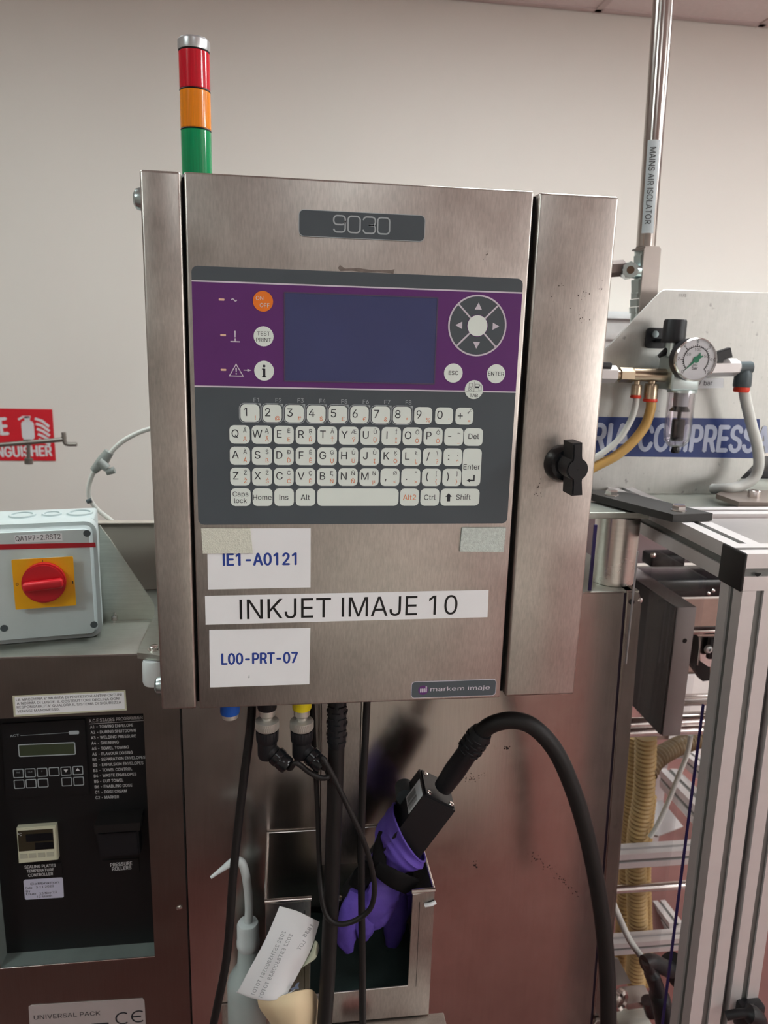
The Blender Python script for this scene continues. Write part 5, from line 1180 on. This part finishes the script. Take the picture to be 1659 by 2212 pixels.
# gauge faces out of the picture a little to the right
gc = P(1503, 777, RYc - .052); gr = (P(1546, 777, RYc - .052) - gc).length * 1.0; gn = Vector((-.08, -1, .02)).normalized(); gu = Vector((1, -.08, 0))
GM = basis(gc, gu, gn)
p = t.part('gauge_case', [M_blk]); b = p.mb; b.M = GM; b.lathe([(gr * .97, -.024), (gr, -.020), (gr, -.001), (gr * .96, .000)], (0, 0, 0), (0, 0, 1), 48); b.cyl((0, 0, -.040), (0, 0, -.022), .010)
e = p.sub('bezel', [M_bright]); e.M = GM; e.lathe([(gr * 1.01, -.004), (gr * 1.015, .001), (gr * .96, .0035), (gr * .92, .001)], (0, 0, 0), (0, 0, 1), 48, cap=False)
e = p.sub('dial', [M_paper]); e.M = GM; e.slab(circ(0, 0, gr * .93, 48), .0002, .0006)
e = p.sub('dial_print', [M_ink]); e.M = GM
e.stroke(circ(0, 0, gr * .60, 40, -45, 225), gr * .04, .0010)
for k in range(31):
    a = R(225 - 9 * k); r1_ = gr * (.74 if k % 5 == 0 else .66); e.stroke([(gr * .60 * math.cos(a), gr * .60 * math.sin(a)), (r1_ * math.cos(a), r1_ * math.sin(a))], gr * .034, .0010)
for k, s_ in enumerate(('0', '2', '4', '6', '8', '10', '12')):
    a = R(225 - 45 * k); e.txt(s_, (gr * .83 * math.cos(a), gr * (.83 * math.sin(a) - .05)), None, gr * .15, .0010, align='C')
for k, s_ in enumerate(('50', '100', '150')):
    a = R(150 - 65 * k); e.txt(s_, (gr * .44 * math.cos(a), gr * (.44 * math.sin(a) - .04)), None, gr * .13, .0010, align='C')
e.txt('psi', (-.02 * gr, -gr * .30), None, gr * .13, .0010, align='C'); e.txt('bar', (-.02 * gr, -gr * .46), None, gr * .14, .0010, align='C')
e = p.sub('needle', [mat('needle_green', (24, 140, 100), .5)]); a = R(225); c_, s_ = math.cos(a), math.sin(a); e.M = GM
e.slab([(-s_ * gr * .05, c_ * gr * .05), (c_ * gr * .78, s_ * gr * .78), (s_ * gr * .07, -c_ * gr * .07)], .0012, .0018); e.slab(circ(0, 0, gr * .15, 18), .0012, .0020)
e.slab([(-c_ * gr * .36 - s_ * gr * .12, -s_ * gr * .36 + c_ * gr * .12), (-s_ * gr * .06, c_ * gr * .06), (s_ * gr * .06, -c_ * gr * .06), (-c_ * gr * .36 + s_ * gr * .12, -s_ * gr * .36 - c_ * gr * .12), (-c_ * gr * .28, -s_ * gr * .28)], .0012, .0018)
e = p.sub('glass', [M_plexi]); e.M = GM; e.slab(circ(0, 0, gr * .93, 40), .0024, .0030)
# manifold to the left, push fittings
zc = V(1400, 810).z
b = t.mb('manifold', [M_brass]); b.cyl((V(1366, 810).x, RYc, zc), (bx0, RYc, zc), mm(13.5), k=24)
b = t.mb('hex_nipple', [M_brass]); b.cyl((V(1338, 811).x, RYc, zc - .001), (V(1366, 811).x, RYc, zc - .001), mm(15), k=6); b.cyl((V(1328, 811).x, RYc, zc - .001), (V(1339, 811).x, RYc, zc - .001), mm(10), k=20)
b = t.mb('hex_coupling', [M_alu]); b.cyl((V(1285, 811).x, RYc, zc), (V(1329, 811).x, RYc, zc), mm(17), k=6)
b = t.mb('shutoff_tap', [M_blk]); b.box((V(1285, 0).x, RYc - .01, V(1300, 796).z), (V(1318, 790).x, RYc + .01, V(1300, 782).z), .003)
for pxa, y0, y1, r_, yr in ((1375, 824, 853, 10.5, 860), (1407, 822, 861, 14, 868)):
    p = t.part('push_fitting', [M_brass]); b = p.mb; x_ = V(pxa, 840).x
    b.lathe([(mm(r_ * .55), V(pxa, y0).z + .004), (mm(r_ * .55), V(pxa, y0 + 6).z), (mm(r_ * .9), V(pxa, y0 + 7).z), (mm(r_), V(pxa, y0 + 12).z), (mm(r_), V(pxa, y1).z)][::-1], (x_, RYc, 0), (0, 0, 1), 24)
    e = p.sub('release_ring', [M_red_ring]); e.lathe([(mm(r_ * .95), V(pxa, yr).z), (mm(r_ * 1.05), V(pxa, yr - 2).z), (mm(r_ * .95), V(pxa, y1).z)], (x_, RYc, 0), (0, 0, 1), 24)
zr = V(1560, 797).z
b = t.mb('ball_valve', [M_alu]); b.cyl((bx1 - .004, RYc, zr), (V(1589, 797).x, RYc, zr + .003), mm(18), k=6); b.cyl((V(1588, 797).x, RYc, zr + .003), (V(1593, 797).x, RYc, zr + .003), mm(14), k=20)
b = t.mb('valve_lever', [M_blk]); b.M = front(RYc - .012); h6 = px2(RYc - .012); b.slab([h6(1540, 764), h6(1580, 751), h6(1584, 772), h6(1566, 776), h6(1562, 785), h6(1546, 785)], -.012, 0, bev=.0015)
p = t.part('elbow_fitting', [M_dk_grey]); b = p.mb; ex = V(1607, 800).x; b.cyl((V(1588, 797).x, RYc, zr + .002), (ex + mm(14), RYc, zr + .003), mm(13), k=24); b.lathe([(mm(17), V(1607, 836).z), (mm(18), V(1607, 832).z), (mm(17), V(1607, 808).z), (mm(13), V(1607, 800).z)], (ex, RYc, 0), (0, 0, 1), 28)
e = p.sub('release_ring', [M_red_ring]); e.lathe([(mm(14.5), V(1607, 847).z), (mm(16), V(1607, 843).z), (mm(15.5), V(1607, 836).z)], (ex, RYc, 0), (0, 0, 1), 28)
t.done()
def hose(name, label, pts, r, m, cat='tube', group=None, k=6):
    t = Thing(name, label, cat, group); t.body([m]).tube(spline(pts, k), r, 14); t.done()
hose('air_tube', 'thin whitish air tube curving down left from the brass fitting', [V(1375, 856), V(1373, 875), V(1364, 905), V(1340, 945), V(1308, 974), V(1275, 994), V(1244, 1015), V(1226, 1052)], mm(6.2), M_clear_tube)
hose('air_tube', 'amber air tube curving down left beside the thin white one', [V(1407, 864), V(1405, 885), V(1393, 920), V(1366, 955), V(1330, 985), V(1290, 1006), V(1256, 1026), V(1240, 1054)], mm(10), M_amber_tube)
hose('air_tube', 'thick milky air tube dropping from the dark elbow to the plate foot', [V(1607, 842), V(1612, 870), V(1624, 920), V(1636, 965), V(1639, 1005), V(1628, 1034), V(1600, 1050), V(1568, 1055), V(1540, 1056, .37)], mm(11), M_clear_tube)
# ---------------------------------------------------------------- air pipe with isolator valve
t = Thing('air_pipe', 'shiny vertical steel air pipe with a label, rising to the ceiling', 'pipe'); YP = .45
pt, pbm = P(1433, 0, YP), P(1395, 535, YP); dpx = (pt.x - pbm.x) / (pt.z - pbm.z); pr = (P(1455, 0, YP).x - P(1411, 0, YP).x) / 2
xo = lambda z: pbm.x + dpx * (z - pbm.z)
b = t.mb('pipe', [mat('pipe_steel', (190, 184, 180), .18, 1.0, var=.03, vscale=20)]); b.cyl((xo(pbm.z), YP, pbm.z), (xo(ZC), YP, ZC), pr * .93, k=40)
lb = [P(1384, 508, YP - pr), P(1414, 298, YP - pr)]
p = t.part('pipe_label', [mat('label_pale', (206, 216, 220), .45, var=.02)], 'white label with black capitals running down the pipe'); b = p.mb
def onpipe(th, z, n=0.0): return Vector((xo(z) + (pr * .93 + n) * math.sin(th), YP - (pr * .93 + n) * math.cos(th), z))
zl0, zl1 = P(1384, 503, YP - pr * .8).z, P(1410, 302, YP - pr * .8).z
T0, T1 = -1.0, .22; K = 8
vs = [onpipe(T0 + (T1 - T0) * i / K, z, n_) for n_ in (.0001, .0006) for z in (zl0, zl1) for i in range(K + 1)]; k = K + 1
fs = [[2 * k + i, 2 * k + i + 1, 3 * k + i + 1, 3 * k + i] for i in range(K)] + [[i, k + i, k + i + 1, i + 1] for i in range(K)] + [[0, 2 * k, 3 * k, k], [K, k + K, 3 * k + K, 2 * k + K]] + [[i, i + 1, 2 * k + i + 1, 2 * k + i] for i in range(K)] + [[k + i, 3 * k + i, 3 * k + i + 1, k + i + 1] for i in range(K)]
b.add(vs, fs)
d = p.sub('lettering', [M_inkblk]); vv, ff = text_data('MAINS AIR ISOLATOR', 0, 2); x0_ = min(v[0] for v in vv); x1_ = max(v[0] for v in vv); ch = cap_h(0)
zt0, zt1 = P(1406, 318, YP - pr * .8).z, P(1391, 484, YP - pr * .8).z; tc = -.42
d.add([onpipe(tc + (v[1] / ch - .5) * .56, zt0 + (zt1 - zt0) * (v[0] - x0_) / (x1_ - x0_), 0.0016 + e_ * 0) for e_ in (0,) for v in vv], [f_[::-1] for f_ in ff] if False else ff)
b = t.mb('pipe_collar', [mat('collar_grey', (132, 124, 118), .4, .8)]); b.cyl((xo(pbm.z), YP, pbm.z - .006), (xo(pbm.z), YP, pbm.z + .001), pr * .96, k=32)
t.done()
t = Thing('pipe_bracket', 'upright grey steel bracket behind the cut corner of the air panel', 'bracket'); YB = .432
h7 = px2(YB); b = t.mb('plate', [mat('bracket_steel', (168, 160, 154), .42, .8, var=.05)]); b.M = front(YB); zf2 = 1.2105
O = [h7(1392, 538), h7(1394, 532), h7(1424, 532), h7(1428, 538), h7(1420, 640)] + [(h7(1404, 1000)[0], zf2), (h7(1352, 1000)[0], zf2), h7(1383, 655)]
b.slab(O, -.003, 0)
b = t.mb('top_flange', [mat('bracket_dark', (92, 84, 78), .5, .6)]); b.M = front(YB - .012); h8 = px2(YB - .012); b.slab([h8(1371, 541), h8(1374, 537), h8(1394, 531), h8(1394, 536), h8(1380, 542)], -.012, .0)
t.done()
t = Thing('isolator_valve', 'stack of zinc hex fittings with a side valve under the pipe', 'valve'); YV = .462
vx = lambda px_, py_: P(px_, py_, YV)
p = t.part('fitting_stack', [M_zinc]); b = p.mb
for y0_, y1_, r_, k_ in ((541, 552, 14, 24), (552, 580, 16, 6), (604, 631, 17, 6), (631, 634, 14, 24), (634, 645, 15, 6), (646, 662, 16, 6), (663, 676, 15, 24), (580, 604, 12, 24)):
    cxp = 1386 - (y0_ - 540) * .085; b.cyl(vx(cxp, y1_), vx(cxp, y0_), (P(cxp + r_, y0_, YV) - P(cxp, y0_, YV)).length, k=k_)
b.cyl(vx(1376, 676), Vector((vx(1376, 676).x, YV, 1.2105)), .010, k=16)
b = t.mb('side_nut', [M_zinc]); c = P(1362, 583, YV - .034); b.lathe([(.0135, -.002), (.0125, .000), (.0065, .0005)][::-1], c, (-.25, -1, 0), 6); b.cyl(c, c + Vector((.006, .030, 0)), .0135, k=6); b.cyl(c + Vector((.004, .02, 0)), vx(1384, 588), .011, k=16)
b = t.mb('bore', [mat('bore_brown', (92, 70, 52), .6)]); b.lathe([(.0062, 0), (.0060, .0015), (0, .0015)], c, (-.25, -1, 0), 20)
b = t.mb('side_hose', [mat('hose_brown', (118, 102, 96), .5, var=.05)]); y_ = YV - .012; b.cyl(P(1280, 584, y_), P(1347, 579, y_), (P(1340, 598, y_) - P(1340, 580, y_)).length, k=6)
t.done()
# white trunking on the wall behind the panel
t = Thing('wall_trunking', 'stepped white trunking box low on the back wall, behind the air panel', 'trunking')
x_0, x_1 = 1.20, 2.9
b = t.mb('lid', [M_white_pl]); z_ = P(1340, 682, Y1 - .10).z; b.box((x_0, Y1 - .12, z_ - .012), (x_1, Y1 - .001, z_ + .014), .004)
b = t.mb('body', [mat('trunk_grey', (178, 176, 174), .5)]); b.box((x_0 + .01, Y1 - .10, z_ - .20), (x_1, Y1 - .001, z_ - .013), .003); b.box((x_0 + .01, Y1 - .115, z_ - .085), (x_1, Y1 - .10, z_ - .060), .003)
t.done()

# ---------------------------------------------------------------- inside the guard
def V2(px_, py_, y): return P(px_, py_, y)
t = Thing('slide_block', 'dark grey upright slide block inside the guard', 'machine part'); y0_ = .36
a_, c_ = V2(1456, 1308, y0_), V2(1500, 1590, y0_); xa, xb = V2(1448, 1450, y0_).x, V2(1488, 1450, y0_).x
b = t.mb('block', [mat('block_grey', (150, 142, 141), .5, .2, var=.05)]); ztp, zbt = V2(1470, 1312, y0_).z, V2(1460, 1589, y0_).z; b.box((xa, y0_, zbt), (xb, y0_ + .24, ztp), .0015)
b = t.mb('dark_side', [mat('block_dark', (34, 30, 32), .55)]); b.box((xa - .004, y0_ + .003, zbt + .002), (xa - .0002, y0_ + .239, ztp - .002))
c = V2(1479, 1384, y0_); b = t.mb('hole', [M_gap]); b.M = front(y0_ - .0004); b.flat(circ(c.x, c.z, .0042, 18), 0)
t.done()
t = Thing('cross_beam', 'black shiny horizontal beam with bolts, high inside the guard', 'beam'); y0_ = .60
a_, c_ = V2(1350, 1300, y0_), V2(1700, 1245, y0_)
b = t.mb('beam', [M_blk_gl]); b.box((a_.x - .1, y0_, V2(1500, 1291, y0_).z), (c_.x, y0_ + .10, V2(1500, 1252, y0_).z), .004); 
b = t.mb('upper_sheet', [mat('sheet_mauve', (148, 130, 132), .35, .6, var=.05)]); b.box((a_.x - .1, y0_ + .11, V2(1500, 1250, y0_).z), (c_.x, y0_ + .12, 1.2))
for px_ in (1531, 1541): b = t.mb('bolt', [M_bright]); c = V2(px_, 1282 - (px_ - 1531) * .6, y0_); b.lathe([(.004, 0), (.003, .002), (0, .003)], c, (0, -1, 0), 12)
b = t.mb('clamp', [M_blk]); b.box(V2(1405, 1226, .52), V2(1460, 1186, .56), .004); c = V2(1411, 1199, .519); e = t.mb('clamp_screw', [M_bright]); e.lathe([(.006, 0), (.004, .003), (0, .004)], c, (0, -1, 0), 14)
t.done()
t = Thing('jaw_bracket', 'steel angle bracket with black plastic pad, right of the slide block', 'bracket'); y0_ = .44
b = t.mb('angle', [M_bright]); b.box(V2(1496, 1372, y0_), V2(1600, 1350, y0_ + .02), .002); b.box(V2(1508, 1438, y0_), V2(1514, 1372, y0_ + .004), .001); b.M = front(y0_ + .004); h9 = px2(y0_ + .004); b.slab([h9(1512, 1376), h9(1600, 1376), h9(1600, 1440), h9(1530, 1440), h9(1513, 1428)], -.004, 0)
b = t.mb('pad', [M_blk]); b.box(V2(1523, 1420, y0_ - .002), V2(1600, 1378, y0_ - .012), .002); c = V2(1530, 1402, y0_ - .013); e = t.mb('pad_screw', [M_zinc]); e.lathe([(.0085, 0), (.0065, .004), (.003, .0045), (.003, .002), (0, .002)], c, (0, -1, 0), 18)
b = t.mb('side_plate', [M_blk_rub]); b.M = front(y0_ + .03); h9 = px2(y0_ + .03); b.slab([h9(1494, 1362), h9(1512, 1378), h9(1512, 1425), h9(1534, 1432), h9(1534, 1470), h9(1518, 1472), h9(1490, 1432)], -.02, 0)
t.done()
t = Thing('inner_panel', 'pale reflective panel and brown sheet deep inside the guard', 'panel'); y0_ = 1.05
b = t.mb('pale_sheet', [mat('sheet_pale', (226, 218, 214), .4, var=.03)]); b.box(V2(1440, 1640, y0_), V2(1620, 1452, y0_ + .004)); 
b = t.mb('brown_sheet', [mat('sheet_brown', (150, 126, 116), .4, .5, var=.08)]); b.box(V2(1400, 1454, y0_ + .006), V2(1640, 1290, y0_ + .01)); b.box(V2(1380, 1600, y0_ + .012), V2(1640, 1400, y0_ + .016))
b = t.mb('leg_rail', [M_alu]); zz = V2(1500, 1640, y0_).z; b.box((V2(1440, 1500, y0_).x, y0_, .0), (V2(1440, 1500, y0_).x + .03, y0_ + .03, zz)); b.box((V2(1620, 1500, y0_).x - .03, y0_, .0), (V2(1620, 1500, y0_).x, y0_ + .03, zz))
t.done()
for k, (py_, r_, y_, w_) in enumerate(((1502, .006, .72, 0), (1513, .010, .70, 0), (1541, .007, .66, 0), (1558, .0105, .46, 1), (1577, .0095, .45, 1))):
    t = Thing('guide_rod', 'horizontal polished guide rod inside the guard, ' + ('topmost of five', 'second from top', 'middle of five', 'fourth from top', 'lowest of five')[k], 'rod', 'guide rods inside the guard')
    a_, c_ = V2(1310 if w_ else 1470, py_ + 2, y_), V2(1640, py_ - 2, y_); z_ = (a_.z + c_.z) / 2; b = t.body([M_bright]); b.cyl((a_.x - .05, y_, z_), (c_.x, y_, z_), r_, k=20); t.done()
for k, (y1_, y2_, py_, sc_, nm) in enumerate(((1345, 1483, 1845, .032, 'upper aluminium cross rail low inside the guard'), (1325, 1470, 1917, .012, 'thin cross rod between the two low rails'), (1310, 1465, 2035, .028, 'lower aluminium cross rail near the floor'))):
    t = Thing('cross_rail', nm, 'rail', 'low cross rails'); y_ = (.455, .460, .450)[k]
    a_, c_ = P(y1_, py_ + 8, y_), P(y2_, py_ - 8, y_); z_ = (a_.z + c_.z) / 2
    if sc_ > .02: bar(t, 'rail', (a_.x - .08, y_, z_), (c_.x + .12, y_, z_), (0, 1, 0), sc_, (0, 3))
    else: t.mb('rod', [M_bright]).cyl((a_.x - .08, y_, z_), (c_.x + .12, y_, z_), sc_ / 2 + .002, k=16)
    t.done()
for nm, pA, pB, y0_, y1_, w_ in (('long aluminium rail running back, nearer the hose', (1444, 1680), (1560, 1800), 1.0, .62, .05), ('long aluminium rail running back, behind the white tube', (1490, 1640), (1600, 1730), 1.05, .66, .04), ('short aluminium rail on the floor behind the cross rod', (1398, 1925), (1462, 2010), .95, .72, .035)):
    t = Thing('floor_rail', nm, 'rail', 'rails running back inside the guard'); bar(t, 'rail', P(*pA, y0_), P(*pB, y1_), (1, 0, 0), w_, (0, 2, 3)); t.done()
t = Thing('white_plate', 'pale grey plate lying tilted among the rails inside the guard', 'plate'); 
b = t.body([mat('plate_pale', (206, 202, 202), .5, var=.03)]); O = [P(1404, 1740, .86), P(1428, 1727, .90), P(1476, 1785, .84), P(1422, 1806, .76), P(1402, 1800, .78)]
b.add(O + [p_ - Vector((0, -.006, .008)) for p_ in O], [[0, 1, 2, 3, 4][::-1], [5, 6, 7, 8, 9]] + [[i, (i + 1) % 5, 5 + (i + 1) % 5, 5 + i] for i in range(5)]); t.done()
def corrugated(t, nm, pts, r, m, pitch=.008):
    P_ = spline(pts, 40); out = []; rs = []; acc = 0
    for i, p_ in enumerate(P_):
        if i: acc += (p_ - P_[i - 1]).length
        out.append(p_); rs.append(r * (1 + .07 * math.cos(2 * math.pi * acc / pitch)))
    t.mb(nm, [m]).tube(out, rs, 18)
t = Thing('suction_hose', 'thick tan corrugated hose hanging inside the guard, with a dark branch', 'hose'); yh = .50
corrugated(t, 'hose', [P(1395, 1589, yh), P(1394, 1640, yh), P(1390, 1720, yh), P(1379, 1790, yh), P(1374, 1860, yh), P(1376, 1950, yh), P(1378, 2040, yh), P(1372, 2120, yh)], .0205, M_tan_hose, .0095)
corrugated(t, 'branch', [P(1400, 1668, yh), P(1418, 1640, yh + .02), P(1460, 1614, yh + .05), P(1510, 1596, yh + .08), P(1560, 1580, yh + .1)], .0185, mat('hose_dark_tan', (122, 102, 74), .45, var=.1), .0095)
t.done()
t = Thing('suction_hose', 'second tan corrugated hose just behind the first one', 'hose'); yh = .56
corrugated(t, 'hose', [P(1372, 1590, yh), P(1366, 1700, yh), P(1358, 1800, yh), P(1352, 1900, yh), P(1346, 2000, yh), P(1344, 2100, yh)], .016, M_tan_hose, .0095); t.done()
t = Thing('suction_hose', 'thin tan hose right of the thick one, low inside the guard', 'hose'); yh = .60
corrugated(t, 'hose', [P(1406, 1720, yh), P(1398, 1800, yh), P(1394, 1880, yh), P(1396, 1960, yh), P(1398, 2050, yh), P(1392, 2140, yh)], .012, M_tan_hose, .0095); t.done()
hose('air_tube', 'slim white tube slanting down across the rails inside the guard', [P(1492, 1589, .475), P(1484, 1630, .475), P(1464, 1680, .475), P(1440, 1740, .475), P(1418, 1786, .475), P(1404, 1808, .475)], .0048, M_clear_tube)
hose('air_tube', 'white tube slanting to the black clamp near the bottom right', [P(1322, 1945, .32), P(1336, 1978, .32), P(1360, 2030, .31), P(1392, 2075, .30), P(1404, 2090, .30)], .0058, M_clear_tube)
t = Thing('black_clamp', 'black plastic clamp handle low behind the guard film edge', 'clamp')
b = t.mb('handle', [M_blk]); b.tube(spline([P(1396, 2076, .27), P(1410, 2110, .265), P(1424, 2150, .26), P(1436, 2200, .25), P(1446, 2260, .25)], 5), [.012] * 4 + [.018] * 6 + [.024] * 11, 16, True, None, .7)
b = t.mb('head', [M_blk]); b.tube(spline([P(1392, 2082, .27), P(1410, 2078, .275), P(1440, 2092, .28), P(1458, 2096, .285)], 4), .014, 14); b = t.mb('hub', [M_blk_rub]); b.cyl(P(1448, 2080, .29), P(1470, 2110, .29), .022, k=20); t.done()
t = Thing('valve_manifold', 'cluster of steel fittings at the bottom, right of the thick black cable', 'fitting')
b = t.mb('block', [M_steel_top]); b.box(P(1346, 2260, .33), P(1388, 2172, .39), .004); b = t.mb('block', [M_steel]); b.box(P(1356, 2168, .34), P(1390, 2140, .38), .003)
b = t.mb('ring', [M_bright]); c = P(1338, 2160, .31); b.lathe([(.016, -.008), (.020, -.004), (.020, .004), (.016, .008), (.012, .004), (.012, -.004)], c, (.6, -1, 0), 28)
b = t.mb('knob', [M_blk_gl]); b.cyl(P(1398, 2160, .33), P(1408, 2190, .33), .012, k=18); b = t.mb('angle_plate', [mat('plate_mid', (140, 134, 130), .45, .7)]); b.M = front(.40); ha_ = px2(.40); b.slab([ha_(1322, 2070), ha_(1336, 2072), ha_(1364, 2124), ha_(1322, 2130)], -.004, 0)
c = P(1290, 2205, MY - .002); b = t.mb('bolt', [M_bright]); b.hexbolt(c, .007, .006, (0, -1, 0)); t.done()
# inner walls of the machine behind the guard and dark housing beyond the plate
t = Thing('rear_housing', 'dark machine housing behind the cut corner of the air panel', 'housing')
b = t.mb('housing', [M_blk]); b.box(P(1590, 1062, .55), P(1760, 985, .75), .004); b = t.mb('pale_cover', [M_white_pl]); b.box(P(1649, 948, .56), P(1760, 880, .62), .003)
b = t.mb('post', [M_alu]); a_ = P(1640, 1055, .6); b.box((a_.x, .6, .0), (a_.x + .05, .65, a_.z + .01)); t.done()

# behind the photographer (seen only as reflections in the steel): a made-up pale cart and dark bin that tone those reflections
t = Thing('reflection_cart', 'pale beige cart with two drawers, added behind the photographer to lighten steel reflections', 'cart')
M_refl_beige = mat('reflection_beige', (236, 229, 218), .5, var=.03)  # invented cart: its pale front lightens the reflection in the cabinet door
b = t.mb('carcass', [M_refl_beige]); b.box((.10, -1.25, .10), (.74, -.70, .80), .008)
for z0_, z1_ in ((.14, .44), (.46, .78)):
    p = t.part('drawer', [M_refl_beige]); p.mb.box((.12, -.70, z0_), (.72, -.685, z1_), .004); h_ = p.sub('handle', [M_bright]); h_.cyl((.32, -.672, z1_ - .05), (.52, -.672, z1_ - .05), .006, k=10)
for x_, y_ in ((.15, -1.2), (.69, -1.2), (.15, -.75), (.69, -.75)): b = t.mb('wheel', [M_blk]); b.cyl((x_ - .015, y_, .05), (x_ + .015, y_, .05), .05, k=20)
t.done()
t = Thing('reflection_bin', 'large dark grey lidded bin, added left of the cart to darken steel reflections', 'bin')
M_refl_grey = mat('reflection_grey', (128, 120, 116), .55, var=.04)  # invented bin: gives the left steel something dark to reflect
b = t.mb('tub', [M_refl_grey]); b.box((-1.15, -1.35, 0), (.04, -.72, .72), .03, 3); b = t.mb('lid', [M_refl_grey]); b.box((-1.17, -1.37, .722), (.06, -.70, .76), .012, 2)
t.done()
